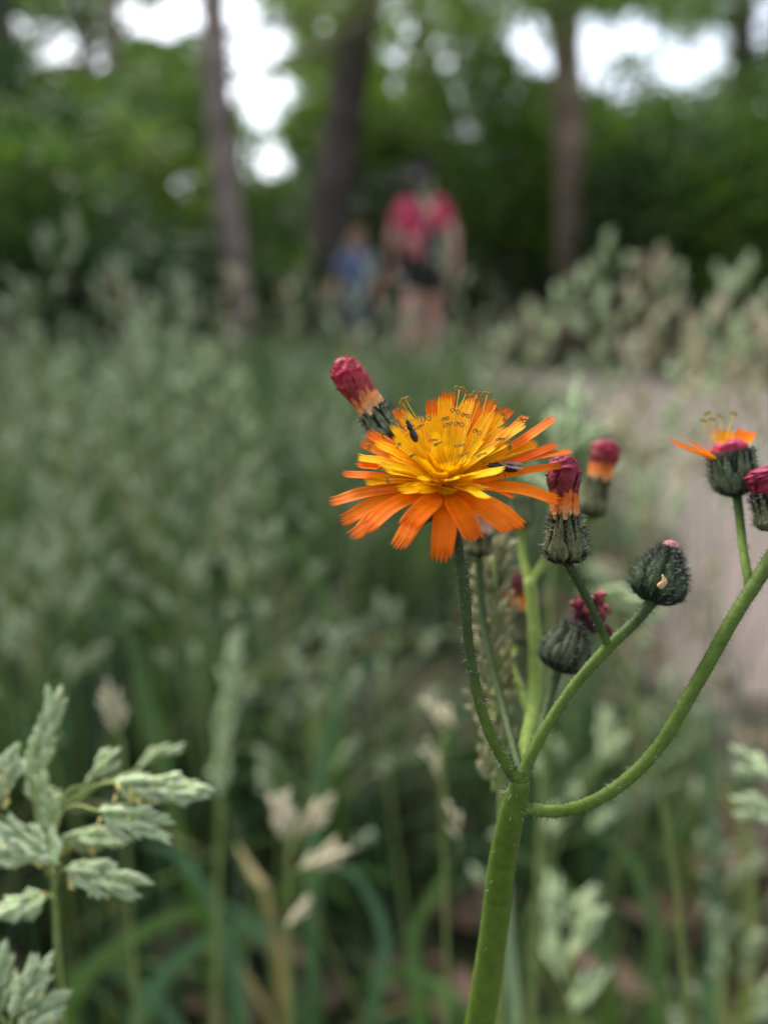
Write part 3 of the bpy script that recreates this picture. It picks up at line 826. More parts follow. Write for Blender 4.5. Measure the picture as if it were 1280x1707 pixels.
def person(label, loc, hgt, rz, skin, hairc, hair_len, top_c, bottom_c, bottom_to, sleeve_to, stride=0.16, shoe_c=lin(60, 58, 60), arm_out=0.06):
    """walking figure, facing local +Y, built at 1.68 m and scaled to hgt"""
    t = thing('person', loc, label, 'person')
    t.rotation_euler = (0, 0, rz)
    k = hgt / 1.68
    t.scale = (k, k, k)
    v, e, r = [], [], []
    def add(p, rad, link_to=None):
        v.append(p); r.append(rad)
        if link_to is not None: e.append((link_to, len(v) - 1))
        return len(v) - 1
    pel = add((0, 0, .90), (.145, .105)); wst = add((0, 0, 1.05), (.12, .09), pel); cst = add((0, .01, 1.24), (.15, .105), wst)
    nkb = add((0, 0, 1.385), (.075, .065), cst); nk = add((0, .01, 1.44), .052, nkb)
    jaw = add((0, .03, 1.51), (.066, .075), nk); hd = add((0, .02, 1.59), (.076, .092), jaw); crn = add((0, .01, 1.66), (.05, .06), hd)
    nose = add((0, .125, 1.545), .012, jaw)
    arms, legs = {}, {}
    for s in (-1, 1):
        sh = add((s * .165, 0, 1.365), .055, cst)
        el = add((s * (.215 + arm_out), -.02 - .05 * s, 1.10), .04, sh); wr = add((s * (.225 + arm_out), .06 - .12 * s, .87), .027, el)
        pm = add((s * (.222 + arm_out), .08 - .13 * s, .80), (.018, .036), wr)
        for q, (dx, dy, ln) in enumerate([(.0, .03, .075), (.0, .01, .085), (.0, -.01, .08), (.0, -.03, .062)]):
            k1 = add((s * (.22 + arm_out), .08 - .13 * s + dy, .80 - ln * .55), .0095, pm)
            add((s * (.212 + arm_out), .09 - .13 * s + dy, .80 - ln), .008, k1)
        th = add((s * (.205 + arm_out), .125 - .13 * s, .81), .011, pm); add((s * (.2 + arm_out), .14 - .13 * s, .77), .009, th)
        hp = add((s * .085, 0, .84), .095, pel)
        kn = add((s * .09, .03 + s * stride * .55, .48), .058, hp); cf = add((s * .09, -.01 + s * stride * .8, .33), .056, kn)
        an = add((s * .09, -.03 + s * stride, .09), .036, cf); fo = add((s * .095, .10 + s * stride, .035), (.04, .028), an)
        arms[s] = (sh, el, wr); legs[s] = (hp, kn, an, fo)
    body = skin_mesh('body', v, e, r, skin, M['skin'], t, pel)
    P = np.array
    # top
    vv, ee, rr = [v[pel], v[wst], v[cst], v[nkb]], [(0, 1), (1, 2), (2, 3)], [(.165, .125), (.145, .112), (.17, .125), (.085, .075)]
    vv[0] = (0, 0, .88)
    for s in (-1, 1):
        a, b, _ = arms[s]
        vv.append(v[a]); rr.append(.07); ee.append((2, len(vv) - 1))
        vv.append(tuple(P(v[a]) * (1 - sleeve_to) + P(v[b]) * sleeve_to)); rr.append(.058); ee.append((len(vv) - 2, len(vv) - 1))
    skin_mesh('shirt', vv, ee, rr, top_c, M['cloth'], t, 1)
    vv, ee, rr = [(0, 0, 1.0), v[pel]], [(0, 1)], [(.13, .1), (.165, .125)]
    for s in (-1, 1):
        a, b, c, _ = legs[s]
        vv.append(v[a]); rr.append(.108); ee.append((1, len(vv) - 1))
        w = min(1, bottom_to)
        vv.append(tuple(P(v[a]) * (1 - w) + P(v[b]) * w)); rr.append(.09 if bottom_to < 1 else .075); ee.append((len(vv) - 2, len(vv) - 1))
        if bottom_to > 1:
            w = bottom_to - 1
            vv.append(tuple(P(v[b]) * (1 - w) + P(v[c]) * w)); rr.append(.06); ee.append((len(vv) - 2, len(vv) - 1))
    skin_mesh('shorts' if bottom_to < 1.1 else 'trousers', vv, ee, rr, bottom_c, M['cloth'], t, 1)
    for s in (-1, 1):
        f = P(v[legs[s][3]]); an = P(v[legs[s][2]])
        skin_mesh('shoe', [an + P([0, -.02, -.03]), (an + f) / 2 + P([0, 0, -.02]), f + P([0, .06, -.005])], [(0, 1), (1, 2)], [(.05, .045), (.052, .042), (.04, .026)], shoe_c, M['cloth'], t, 0, 1)
    hv = [(0, -.005, 1.685), (0, -.02, 1.61), (0, -.045, 1.54)]; hr = [(.05, .06), (.092, .098), (.075, .055)]
    if hair_len: hv.append((0, -.07, 1.54 - hair_len)); hr.append((.07, .03))
    skin_mesh('hair', hv, [(i, i + 1) for i in range(len(hv) - 1)], hr, hairc, M['hairdo'], t, 1)
    return t
w_loc = at_y(702, 560, 7.5); w_loc[2] = 0.02
wom = person('person in a pink short-sleeved top and black shorts walking on the path', tuple(w_loc), 1.68, R(-8), lin(222, 170, 150), lin(52, 42, 38), 0.16,
             lin(206, 66, 98), lin(22, 22, 26), 0.62, 0.72)
c_loc = at_y(596, 560, 7.9); c_loc[2] = 0.02
person('child in a blue top and grey-blue trousers walking beside the person in pink', tuple(c_loc), 1.2, R(6), lin(224, 172, 146), lin(150, 112, 84), 0.0,
       lin(94, 110, 142), lin(84, 96, 112), 1.85, 0.95, 0.12)
# dark shoulder bag on the back of the person in pink
bagc = lin(48, 44, 52)
bx, by = w_loc[0] + 0.085, w_loc[1] - 0.20
bag = thing('shoulder_bag', (bx, by, 0.78), 'dark soft shoulder bag hanging behind the person in pink', 'bag')
mb = MB()
prof = [(0, .04), (.02, .095), (.12, .115), (.26, .105), (.34, .07), (.37, .03)]
mb.lathe((0, 0, 0), (0, 0, 1), prof, bagc, 18, 0.05)
mb.v[-1] = mb.v[-1] * np.array([0.85, 0.42, 1.0]) + np.array([bx, by + .02, .80])
mb.build('pouch', M['cloth'], bag)
mb = MB(); mb.tube(catmull([(bx - .05, by + .04, 1.14), (bx - .11, by + .06, 1.3), (bx - .17, by + .17, 1.425), (bx - .2, by + .28, 1.36)], 6), 0.014, bagc, 6)
mb.build('strap', M['cloth'], bag)
mb = MB(); mb.lathe((bx, by - .035, 0.98), (0, -1, .1), [(0, .05), (.02, .06), (.03, .05)], bagc * 1.2, 14)
mb.build('pocket', M['cloth'], bag)

# ================================================================== THE HAWKWEED
FD = 0.0785
mmpx = FD / FPX                    # metres per photograph pixel in the plane of the flower
ORANGE, DEEP, YELLOW, AMBER = lin(242, 120, 4), lin(224, 88, 6), lin(252, 200, 8), lin(248, 160, 6)
ST_GREEN, ST_DARK, ST_PALE = lin(84, 106, 34), lin(54, 68, 32), lin(120, 140, 62)
INV_DARK, INV_GREEN, INV_PALE = lin(31, 33, 24), lin(68, 80, 48), lin(132, 136, 92)
CRIM, CRIM_D, PEACH = lin(158, 32, 58), lin(100, 22, 44), lin(238, 184, 120)

g0 = at(800, 1707, 0.094); dirn = at(800, 1707, 0.094) - at(860, 1330, 0.081)
root = g0 + dirn * (g0[2] / -dirn[2]) + np.array([0, 0, -0.004])
plant = thing('orange_hawkweed', tuple(root), 'orange hawkweed in sharp focus, one open yellow-centred flower and several withered crimson heads', 'flower')

def hairs(name, parent, spots, ln, r, colour, tipc=None):
    """spots: (point, outward normal); one mesh of fine tapered hairs"""
    mb = MB()
    for p, n in spots:
        n = nrm(n + np.random.default_rng(mb.n).normal(0, .28, 3))
        x, y, z = frame(n)
        l = ln * random.uniform(.5, 1.25)
        V = [p + r * (x * math.cos(a) + y * math.sin(a)) for a in (0, 2.1, 4.2)] + [p + z * l * .6 + r * .6 * (x * math.cos(a) + y * math.sin(a)) + x * l * .05 for a in (0, 2.1, 4.2)] + [p + z * l + x * l * .1]
        c = colour if tipc is None or random.random() < .88 else tipc
        mb.add(V, [(0, 1, 4, 3), (1, 2, 5, 4), (2, 0, 3, 5), (3, 4, 6), (4, 5, 6), (5, 3, 6)], c)
    o = mb.build(name, M['hair'], parent, False)
    return tag(o, kind='stuff')
def hairy_tube(name, parent, pix, widths, cols, density=1.0, hair_ln=0.0005, n=9):
    """pix: (px, py, depth); widths in photograph pixels"""
    pts = catmull([at(*p) for p in pix], n)
    dep = resample([p[2] for p in pix], len(pts))
    rad = resample(widths, len(pts)) * 0.5 * dep / FPX
    rad = rad * (1 + 0.03 * np.sin(np.arange(len(pts)) * 1.7))
    mb = MB(); mb.tube(pts, rad, np.array(cols), 12)
    o = mb.build(name, M['stem'], parent)
    L = np.linalg.norm(np.diff(pts, axis=0), axis=1).sum()
    spots = []
    T = np.gradient(pts, axis=0)
    for _ in range(int(L * 1000 * 30 * density)):
        i = random.randrange(len(pts) - 1); f = random.random()
        x, y, z = frame(T[i]); a = random.uniform(0, 6.28)
        nn = x * math.cos(a) + y * math.sin(a)
        spots.append((pts[i] * (1 - f) + pts[i + 1] * f + nn * rad[i] * .93, nn))
    if spots and density > 0: hairs('hair', o, spots, hair_ln, 0.000017, lin(36, 34, 30), lin(196, 200, 178))
    return o

# stem and branches
stem_low = root + (g0 - root) * 0.5
mb = MB()
pts = catmull([root, stem_low, g0 * .9 + root * .1, g0, at(822, 1560, .0895), at(838, 1430, .085), at(856, 1345, .0815), at(868, 1300, .0802)], 8)
mb.tube(pts, [0.0017, 0.0017, 0.0017, 0.00166, 0.0015, 0.00138, 0.00122, 0.0009], np.array([ST_GREEN, ST_GREEN, ST_GREEN, ST_GREEN * 1.05, ST_GREEN, ST_GREEN * .95, ST_GREEN, ST_GREEN]), 16)
stem = mb.build('stem', M['stem'], plant)
sp = []
for _ in range(500):
    i = random.randrange(22, len(pts) - 1); f = random.random(); x, y, z = frame(pts[i + 1] - pts[i]); a = random.uniform(0, 6.28)
    nn = x * math.cos(a) + y * math.sin(a); sp.append((pts[i] * (1 - f) + pts[i + 1] * f + nn * .0012, nn))
hairs('hair', stem, sp, .0007, .00002, lin(60, 66, 44), lin(190, 200, 170))
HEAD = at(742, 803, FD)                                        # top of the flower base
hairy_tube('branch', plant, [(872, 1312, .0805), (842, 1272, .0798), (806, 1195, .0792), (784, 1095, .079), (772, 985, .0788), (762, 900, .079), (748, 850, .0795)],
           [24, 20, 18.5, 17, 16, 15, 15], [ST_GREEN, ST_GREEN, ST_GREEN * .9, ST_DARK * 1.3, ST_DARK * 1.2, ST_DARK, ST_DARK], 1.6)
hairy_tube('branch', plant, [(864, 1316, .0805), (886, 1256, .081), (945, 1158, .0825), (1012, 1080, .084), (1058, 1036, .085), (1086, 1003, .0855)],
           [27, 20, 18, 20, 19, 20], [ST_GREEN, ST_GREEN * .95, ST_GREEN * .9, ST_GREEN * .85, ST_DARK * 1.2, ST_DARK], 1.1)
hairy_tube('branch', plant, [(1014, 1080, .084), (996, 1035, .0835), (968, 978, .083), (946, 938, .083)], [15, 14, 14, 15], [ST_GREEN * .9, ST_DARK * 1.25, ST_DARK * 1.1, ST_DARK], 0.8)
hairy_tube('branch', plant, [(862, 1345, .0815), (930, 1352, .081), (1000, 1330, .081), (1085, 1260, .0815), (1160, 1140, .082), (1225, 1025, .083), (1280, 938, .0845), (1312, 880, .086)],
           [22, 21, 21, 22, 23, 23, 24, 20], [ST_PALE, ST_GREEN * 1.1, ST_GREEN, ST_GREEN * .95, ST_GREEN * .9, ST_GREEN * .9, ST_GREEN * .85, ST_DARK], 1.2)
hairy_tube('branch', plant, [(1250, 982, .0845), (1240, 930, .086), (1234, 880, .088), (1228, 825, .0895)], [16, 15, 14, 15], [ST_GREEN, ST_PALE, ST_GREEN, ST_DARK], 0.6)
hairy_tube('branch', plant, [(868, 1310, .082), (876, 1240, .09), (888, 1180, .099), (891, 1060, .105), (882, 965, .108)], [26, 25, 24, 22, 20], [ST_GREEN * 1.05, ST_PALE * .95, ST_PALE, ST_PALE, ST_PALE], 0.3)
hairy_tube('branch', plant, [(883, 975, .108), (872, 930, .11), (868, 878, .112)], [18, 15, 15], [ST_PALE, ST_PALE, ST_GREEN], 0.2)
hairy_tube('branch', plant, [(882, 975, .108), (912, 930, .11), (955, 892, .111), (984, 862, .112)], [16, 15, 14, 14], [ST_PALE, ST_PALE, ST_GREEN, ST_GREEN], 0.2)
hairy_tube('branch', plant, [(887, 1195, .099), (868, 1150, .104), (852, 1105, .111), (862, 1075, .118)], [17, 15, 14, 14], [ST_PALE, ST_PALE, ST_GREEN, ST_GREEN], 0.2)
hairy_tube('branch', plant, [(866, 1306, .0815), (895, 1235, .088), (918, 1155, .092), (932, 1112, .093)], [20, 16, 15, 16], [ST_GREEN, ST_DARK * 1.3, ST_DARK * 1.2, ST_DARK], 0.3)
hairy_tube('branch', plant, [(782, 1075, .0792), (774, 960, .083), (742, 850, .086), (690, 775, .087), (655, 733, .087)], [12, 13, 13, 13, 14], [ST_DARK * 1.2] * 5, 0.6)
hairy_tube('branch', plant, [(870, 1300, .082), (838, 1180, .092), (806, 1040, .098), (797, 925, .1)], [14, 14, 14, 14], [ST_DARK * 1.2] * 4, 0.3)

def involucre(parent, base, axis, prof, dark, pale, n_br=14, hair_n=500, hair_ln=0.0007, name='bud', tip_open=0.0, grow=1.0):
    """hairy cup of bracts: prof is a list of (s, r) in metres"""
    mb = MB()
    mb.lathe(base, axis, prof, np.array([dark * random.uniform(.85, 1.1) for _ in prof]), 22, 0.04)
    core = mb.build(name, M['involucre'], parent)
    x, y, z = frame(axis)
    S = np.array([p[0] for p in prof]); Rr = np.array([p[1] for p in prof])
    total = S[-1]
    for row, (cnt, s0, s1, lift) in enumerate([(n_br, 0.08, 1.03, 1.05), (n_br - 4, 0.03, 0.55, 1.10)]):
        for k in range(cnt):
            a0 = 2 * math.pi * (k + 0.5 * row) / cnt + random.uniform(-.14, .14)
            top = s1 * random.uniform(.9, 1.04)
            V, C, F = [], [], []
            m = 8
            for i in range(m):
                u = i / (m - 1); s = total * (s0 + (top - s0) * u)
                r = np.interp(s, S, Rr) * (lift - (lift - 1.0) * .6 * u) + (tip_open * u ** 2) + 0.00004
                w = math.pi / cnt * 0.92 * 1.2 * (0.6 + 0.4 * math.sin(min(1, u * 1.6) * math.pi / 2)) * (1 if u < .55 else max(.06, 1 - ((u - .55) / .45) ** 1.6))
                for q, (da, lf) in enumerate([(-w, -.04), (-w * .45, .02), (0, .06), (w * .45, .02), (w, -.04)]):
                    V.append(base + z * s + (x * math.cos(a0 + da) + y * math.sin(a0 + da)) * r * (1 + lf))
                    C.append((pale * .75 + dark * .25) * random.uniform(.7, 1.1) if q in (1, 3) and u > .2 else dark * random.uniform(.8, 1.2) if q != 2 else (dark * .6 + pale * .4))
            for i in range(m - 1):
                for q in range(4):
                    b = i * 5 + q; F.append((b, b + 1, b + 6, b + 5))
            bm_ = MB(); bm_.add(V, F, np.array(C)); bm_.build('bract', M['bract'], core)
    if hair_n:
        spots = []
        for _ in range(hair_n):
            s = total * random.random() ** 0.85; a = random.uniform(0, 6.28); r = np.interp(s, S, Rr) * 1.04
            nn = x * math.cos(a) + y * math.sin(a)
            spots.append((base + z * s + nn * r, nn + z * .25))
        hairs('hair', core, spots, hair_ln * 1.1, 0.000024, lin(26, 25, 24), lin(210, 214, 200))
    return core
def crumple(parent, base, axis, prof, cols, name, sides=22, rough=0.12, ridges=9, amp=0.07, lump=0.05, fine=3):
    S = [p[0] for p in prof]; Rr = [p[1] for p in prof]
    n = (len(prof) - 1) * fine + 1
    s2, r2 = resample(S, n), resample(Rr, n)
    cc = np.stack([resample(np.array(cols)[:, k], n) for k in range(3)], 1) * np.random.default_rng(n + sides).uniform(.82, 1.15, (n, 1))
    mb = MB(); mb.lathe(base, axis, list(zip(s2, r2)), cc, sides, rough * .45, ridges, amp, lump)
    return mb.build(name, M['bud_tip'], parent)
def strips(parent, base, axis, s0, s1, r0, r1, n, c0, c1, twist=0.3, name='withered_floret', c2=None, bulge=None):
    """pinched, withered straps bunched round the axis"""
    x, y, z = frame(axis)
    for k in range(n):
        a0 = 6.283 * k / n + random.uniform(-.2, .2)
        V, C, F = [], [], []
        e = s0 + (s1 - s0) * random.uniform(.82, 1.08)
        tw_ = twist * random.uniform(.4, 1.3)
        for i in range(10):
            u = i / 9; s = s0 + (e - s0) * u; a = a0 + tw_ * u + random.uniform(-.05, .05)
            r = r0 + (r1 - r0) * u
            if bulge: r = np.interp(u, [0, .45, .7, 1], [r0, bulge, bulge * .92, r1])
            r *= 1.01 + .05 * random.random()
            w = .95 * math.pi / n * (1 if u < .85 else .6)
            for da, lf in ((-w, -.02), (0, .05), (w, -.02)):
                V.append(base + z * s + (x * math.cos(a + da) + y * math.sin(a + da)) * r * (1 + lf))
                c = c0 * (1 - u) + c1 * u if c2 is None else (c0 * (1 - u / .4) + c1 * u / .4 if u < .4 else c1 * (1 - (u - .4) / .6) + c2 * (u - .4) / .6)
                C.append(c * random.uniform(.78, 1.15))
            if i:
                b = 3 * i; F += [(b - 3, b - 2, b + 1, b), (b - 2, b - 1, b + 2, b + 1)]
        mb = MB(); mb.add(V, F, np.array(C)); mb.build(name, M['bud_tip'], parent)
def withered_head(p0, p1, d, wide, neck, tipw, hair_n=450, fr=(0.45, 0.68), dark=INV_DARK, pale=INV_PALE, mid=(PEACH, ORANGE), tip=(CRIM_D, CRIM), label=None, d1=None, flare=0.0):
    """pollinated head: hairy cup, pinched orange florets, crimson crumpled tip; p0 base pixel, p1 tip pixel; widths in pixels"""
    b, e = at(*p0, d), at(*p1, d1 or d)
    ax = e - b; L = np.linalg.norm(ax); k = d / FPX
    w, nk, tw = wide * k / 2, neck * k / 2, tipw * k / 2
    li = L * fr[0]
    prof = [(0, w * .25), (li * .06, w * .62), (li * .18, w * .93), (li * .32, w), (li * .5, w * .88), (li * .7, w * .42 + nk * .5), (li * .86, nk * .99 + flare * k), (li, nk * .98 + flare * k)]
    core = involucre(plant, b, ax, prof, dark, pale, 13, int(hair_n * 1.7), name='withered_head')
    if label: core['label'] = label
    z = nrm(ax)
    s0, s1 = L * (fr[0] - .06), L * fr[1]
    tl = L - s1
    crumple(core, b, ax, [(s0, nk * .86), (s0 + (s1 - s0) * .3, nk * .86), (s0 + (s1 - s0) * .6, nk * .84), (s0 + (s1 - s0) * .85, nk * .82), (s1 + tl * .1, nk * .84)],
            [mid[0], mid[0] * .6 + mid[1] * .4, mid[1], mid[1] * .5 + tip[0] * .5, tip[0]], 'floret_bundle', 26, .05, 11, .05, .02)
    strips(core, b, ax, s0 * 1.02, L * (fr[1] + .10), nk * .93, nk * .96, 13, mid[0], mid[1], .2, c2=tip[0])
    crumple(core, b, ax, [(s1 - tl * .15, nk * .8), (s1 + tl * .12, nk * .9), (s1 + tl * .35, tw * .92), (s1 + tl * .55, tw * 1.0), (s1 + tl * .75, tw * .86), (s1 + tl * .92, tw * .5), (L, tw * .12)],
            [tip[0], tip[0] * .7 + tip[1] * .3, tip[1], tip[1] * 1.1, tip[1], tip[1] * .9, tip[0]], 'crimson_tip', 28, .16, 7, .06, .09)
    strips(core, b, ax, s1 - tl * .2, L * .95, nk * .9, tw * .7, 9, mid[1] * .12 + tip[0] * .88, tip[1], .7, bulge=tw * 1.02)
    return core

withered_head((660, 738), (562, 599), .087, 62, 48, 54, 420, (.40, .60), pale=lin(150, 162, 122), mid=(lin(244, 206, 150), lin(244, 150, 80)), tip=(lin(138, 22, 42), lin(178, 36, 60)))
withered_head((943, 942), (939, 756), .083, 70, 47, 54, 600, (.46, .68), tip=(lin(92, 18, 40), lin(140, 30, 58)))
withered_head((983, 864), (1014, 733), .112, 46, 40, 46, 200, (.52, .72), dark=INV_DARK * 1.4, tip=(CRIM_D, CRIM))
withered_head((862, 1078), (860, 950), .118, 44, 34, 36, 160, (.5, .70), tip=(lin(66, 18, 32), lin(100, 22, 42)))
withered_head((797, 928), (802, 845), .1, 44, 38, 40, 200, (.5, .8), mid=(lin(236, 196, 170), lin(232, 170, 140)), tip=(lin(220, 150, 130), lin(200, 90, 90)))
withered_head((868, 882), (868, 815), .112, 40, 34, 34, 160, (.8, .93), dark=INV_GREEN, mid=(INV_PALE, INV_PALE), tip=(CRIM_D, CRIM))
withered_head((1300, 884), (1268, 778), .086, 66, 56, 58, 450, (.66, .78), dark=INV_DARK, mid=(CRIM, CRIM), tip=(lin(110, 20, 44), lin(160, 44, 78)))

# tight hairy bud with pink tip
b, e = at(1086, 1005, .0855), at(1119, 908, .0865)
ax = e - b; L = np.linalg.norm(ax); k = .0855 / FPX
prof = [(0, 9 * k), (.05 * L, 25 * k), (.15 * L, 38 * k), (.3 * L, 42 * k), (.45 * L, 40 * k), (.6 * L, 34 * k), (.75 * L, 26 * k), (.88 * L, 18 * k), (L * .95, 13 * k)]
bud = involucre(plant, b, ax, prof, lin(40, 50, 36), lin(84, 98, 70), 15, 1700, .00075, 'closed_bud')
crumple(bud, b, ax, [(.86 * L, 12 * k), (.95 * L, 14 * k), (1.02 * L, 12 * k), (1.06 * L, 5 * k)], [lin(190, 120, 120)] * 4, 'pink_tip', 14, .1, 6, .08)
mb = MB(); q = at(1099, 978, .0826)
mb.tube(catmull([q, q + np.array([.0003, -.0003, .0006]), q + np.array([.0001, -.0002, .0013])], 4), [.00035, .0003, .00006], lin(214, 176, 126), 7)
mb.build('dried_scale', M['bract'], bud)
# spent head, its dead florets a dark crimson tangle
b, e = at(930, 1120, .093), at(958, 1040, .094)
ax = e - b; L = np.linalg.norm(ax); k = .093 / FPX
prof = [(0, 10 * k), (.06 * L, 26 * k), (.2 * L, 38 * k), (.4 * L, 40 * k), (.6 * L, 35 * k), (.8 * L, 26 * k), (L, 19 * k)]
sp_head = involucre(plant, b, ax, prof, lin(34, 38, 30), lin(96, 104, 78), 15, 800, .0006, 'spent_head')
for (pp, w) in [([(957, 1042), (958, 1020), (972, 1000), (968, 985)], 15), ([(962, 1038), (980, 1012), (996, 992), (1010, 990)], 13), ([(965, 1040), (990, 1030), (1008, 1012), (1018, 1022)], 12),
                ([(966, 1046), (992, 1050), (1010, 1046), (1018, 1062)], 11), ([(960, 1045), (976, 1034), (984, 1020), (976, 1006)], 16), ([(964, 1040), (985, 1022), (1000, 1004), (992, 990)], 13),
                ([(958, 1044), (966, 1028), (960, 1010), (950, 1004)], 12), ([(966, 1042), (996, 1036), (1004, 1026), (1000, 1012)], 12)]:
    P = catmull([at(x, y, .094 + random.uniform(-.0015, .0015)) for x, y in pp], 6)
    m = len(P)
    rr = resample([.45, .5, .42, .55, .5, .18], m) * w * k * np.random.default_rng(w).uniform(.75, 1.2, m)
    cc = np.stack([resample([a_[q] for a_ in (lin(70, 36, 34), lin(58, 22, 30), lin(92, 26, 42), lin(136, 40, 62), lin(150, 80, 64))], m) for q in range(3)], 1) * np.random.default_rng(w + 3).uniform(.6, 1.2, (m, 1))
    mb = MB(); mb.tube(P, rr, cc, 9)
    mb.v[-1] += np.random.default_rng(w + 9).normal(0, 1, mb.v[-1].shape) * w * k * .06
    mb.build('withered_floret', M['bud_tip'], sp_head)

# ---- ray florets
def ray_floret(parent, S, T, N, width, c_base, c_tip, curl=0.0, cup=0.2, lift=0.0, name='ray_floret', red=None, rows=11):
    """strap petal with five teeth from S to T; N is the upper face, lift bows it, curl bends the tip back"""
    S, T = np.asarray(S), np.asarray(T)
    L = np.linalg.norm(T - S); d = (T - S) / L
    n = nrm(N - (N @ d) * d); w = np.cross(d, n)
    roll = random.uniform(-.22, .22); w, n = w * math.cos(roll) + n * math.sin(roll), n * math.cos(roll) - w * math.sin(roll)
    wob = random.uniform(-.06, .06) * L
    V, C, F = [], [], []
    us = np.linspace(-1, 1, 11)
    streak = np.random.default_rng(int(abs(S[0] + T[2]) * 1e9) % 99991).normal(0, .06, 11)
    for i in range(rows):
        t = i / (rows - 1)
        cen = S + d * L * t + n * (lift * L * 4 * t * (1 - t) * (1 - .3 * t) - curl * L * max(0, t - .55) ** 2 * 3) + w * wob * math.sin(t * 3.1)
        half = width * .5 * (.32 + .68 * smooth(0, .42, t)) * (1 - .10 * smooth(.75, 1, t))
        for q, u in enumerate(us):
            z = cup * half * (u * u) * (1.15 - .8 * t) + half * .03 * math.cos(u * math.pi * 2.5)
            p = cen + w * u * half + n * z
            if i == rows - 1:
                p = p + d * (width * (.36 if q % 2 else -.06) * random.uniform(.7, 1.2) - width * .10 * abs(u))
            if i == rows - 2: p = p - d * width * .08
            V.append(p)
            k = smooth(.12, .85, t)
            c = c_base * (1 - k) + c_tip * k
            c = c * (1 + streak[q] * (.4 + .6 * t))
            if red is not None and i == rows - 1: c = c * .5 + red * .5
            C.append(c)
    for i in range(rows - 1):
        for q in range(10):
            b = i * 11 + q; F.append((b, b + 1, b + 12, b + 11))
    mb = MB(); mb.add(V, F, np.array(C).clip(0, 1))
    return mb.build(name, M['petal'], parent)
def style(parent, S, T, size, split=True, r=0.00005, colour=lin(240, 190, 16), tipc=lin(156, 118, 10)):
    """slender style with two coiled stigma arms"""
    S, T = np.asarray(S), np.asarray(T)
    mid = (S + T) / 2 + np.random.default_rng(int(abs(T[0]) * 1e9) % 9973).normal(0, .0003, 3)
    mb = MB()
    line = catmull([S, mid, T], 6)
    mb.tube(line, r, np.array([colour, colour, colour * .8 + tipc * .2]), 6)
    d = nrm(line[-1] - line[-3])
    side = nrm(RGT * math.cos(random.uniform(-.9, .9)) + UPV * random.uniform(-.4, .4) - d * (RGT @ d))
    for s in (-1, 1):
        sd = side * s
        P = []
        turns = random.uniform(1.0, 1.45)
        for i in range(18):
            u = i / 17; th = u * turns * 2 * math.pi
            rr = size * (1 - .55 * u)
            c0 = T + sd * size + d * size * .25
            P.append(c0 + rr * (-sd * math.cos(th) + d * math.sin(th)) + np.cross(d, sd) * size * .35 * u)
        mb.tube(np.array(P), [r * 1.05, r * 1.15, r * 1.0], tipc, 5)
    return mb.build('style', M['style'], parent)

def cam_dir_target(cx, cy, Lmm, near, hx=742, hy=803, d=FD):
    """tip of a floret of length Lmm whose tip shows at (cx, cy); near > 0 leans to the viewer"""
    u, v = (cx - hx) * d / FPX, (hy - cy) * d / FPX
    q = math.hypot(u, v)
    L = max(Lmm * 1e-3, q * 1.02)
    z = near * math.sqrt(max(0, L * L - q * q))
    for _ in range(4):                                   # a tip nearer the eye shows larger: shrink its offset to suit
        f = (d - z) / d
        z = near * math.sqrt(max(0, L * L - (q * f) ** 2))
    return RGT * u * f + UPV * v * f - FWD * z
AX = nrm(0.80 * UPV - 0.60 * FWD + 0.03 * RGT)          # the flower faces up and towards the viewer
# green hairy cup under the open flower
cup_base = at(748, 856, .0800); cax = HEAD - AX * 0.0024 - cup_base
L = np.linalg.norm(cax)
head = involucre(plant, cup_base, cax, [(0, .0008), (L * .12, .0019), (L * .35, .0025), (L * .6, .0024), (L * .85, .0023), (L * 1.0, .0024)], INV_DARK, INV_PALE, 14, 450, .0008, 'flower_head', .0003)
mb = MB(); mb.lathe(HEAD - AX * .0028, AX, [(0, .0016), (.0008, .0021), (.0016, .0019), (.0024, .0013), (.0028, .0004)], YELLOW * .8, 20, .1)
mb.build('receptacle', M['petal'], head)
def cz(x, y):  # pixel in the enlarged crop -> photograph pixel
    return 520 + x * .34375, 580 + y * .34375
outer = [  # tip in crop pixels, length mm, lean to viewer, width mm, curl
    (103, 735, 10.9, .25, 1.75, .05), (150, 825, 11.2, .4, 1.75, .08), (192, 893, 11.6, .55, 1.8, .1), (255, 862, 10.4, .6, 1.9, .1), (395, 935, 10.6, .75, 2.0, .15), (448, 846, 9.0, .8, 2.05, .15),
    (595, 985, 10.2, .8, 2.25, .22), (752, 893, 9.2, .85, 2.0, .2), (925, 872, 10.4, .75, 1.95, .1), (980, 850, 10.4, .7, 1.9, .1), (1165, 718, 11.2, .45, 1.85, .1), (960, 712, 7.8, .5, .7, .1),
    (1195, 562, 11.4, .15, 1.0, .05), (1248, 502, 11.8, -.1, 1.15, 0), (1180, 470, 11.4, -.35, 1.05, 0), (1170, 352, 11.8, -.5, 1.3, -.03), (1040, 340, 10.4, -.7, 1.2, -.03), (960, 300, 10.4, -.75, 1.5, 0),
    (800, 240, 10.2, -.8, 1.7, 0), (675, 222, 10.0, -.8, 1.7, 0), (600, 262, 9.8, -.8, 1.7, -.05), (290, 415, 9.8, -.5, 1.6, 0), (262, 458, 9.6, -.35, 1.5, .03), (168, 606, 10.2, -.05, 1.45, .03),
    (235, 560, 9.2, .1, 1.5, .05), (880, 262, 10.0, -.8, 1.5, 0), (430, 300, 9.8, -.7, 1.5, 0)]
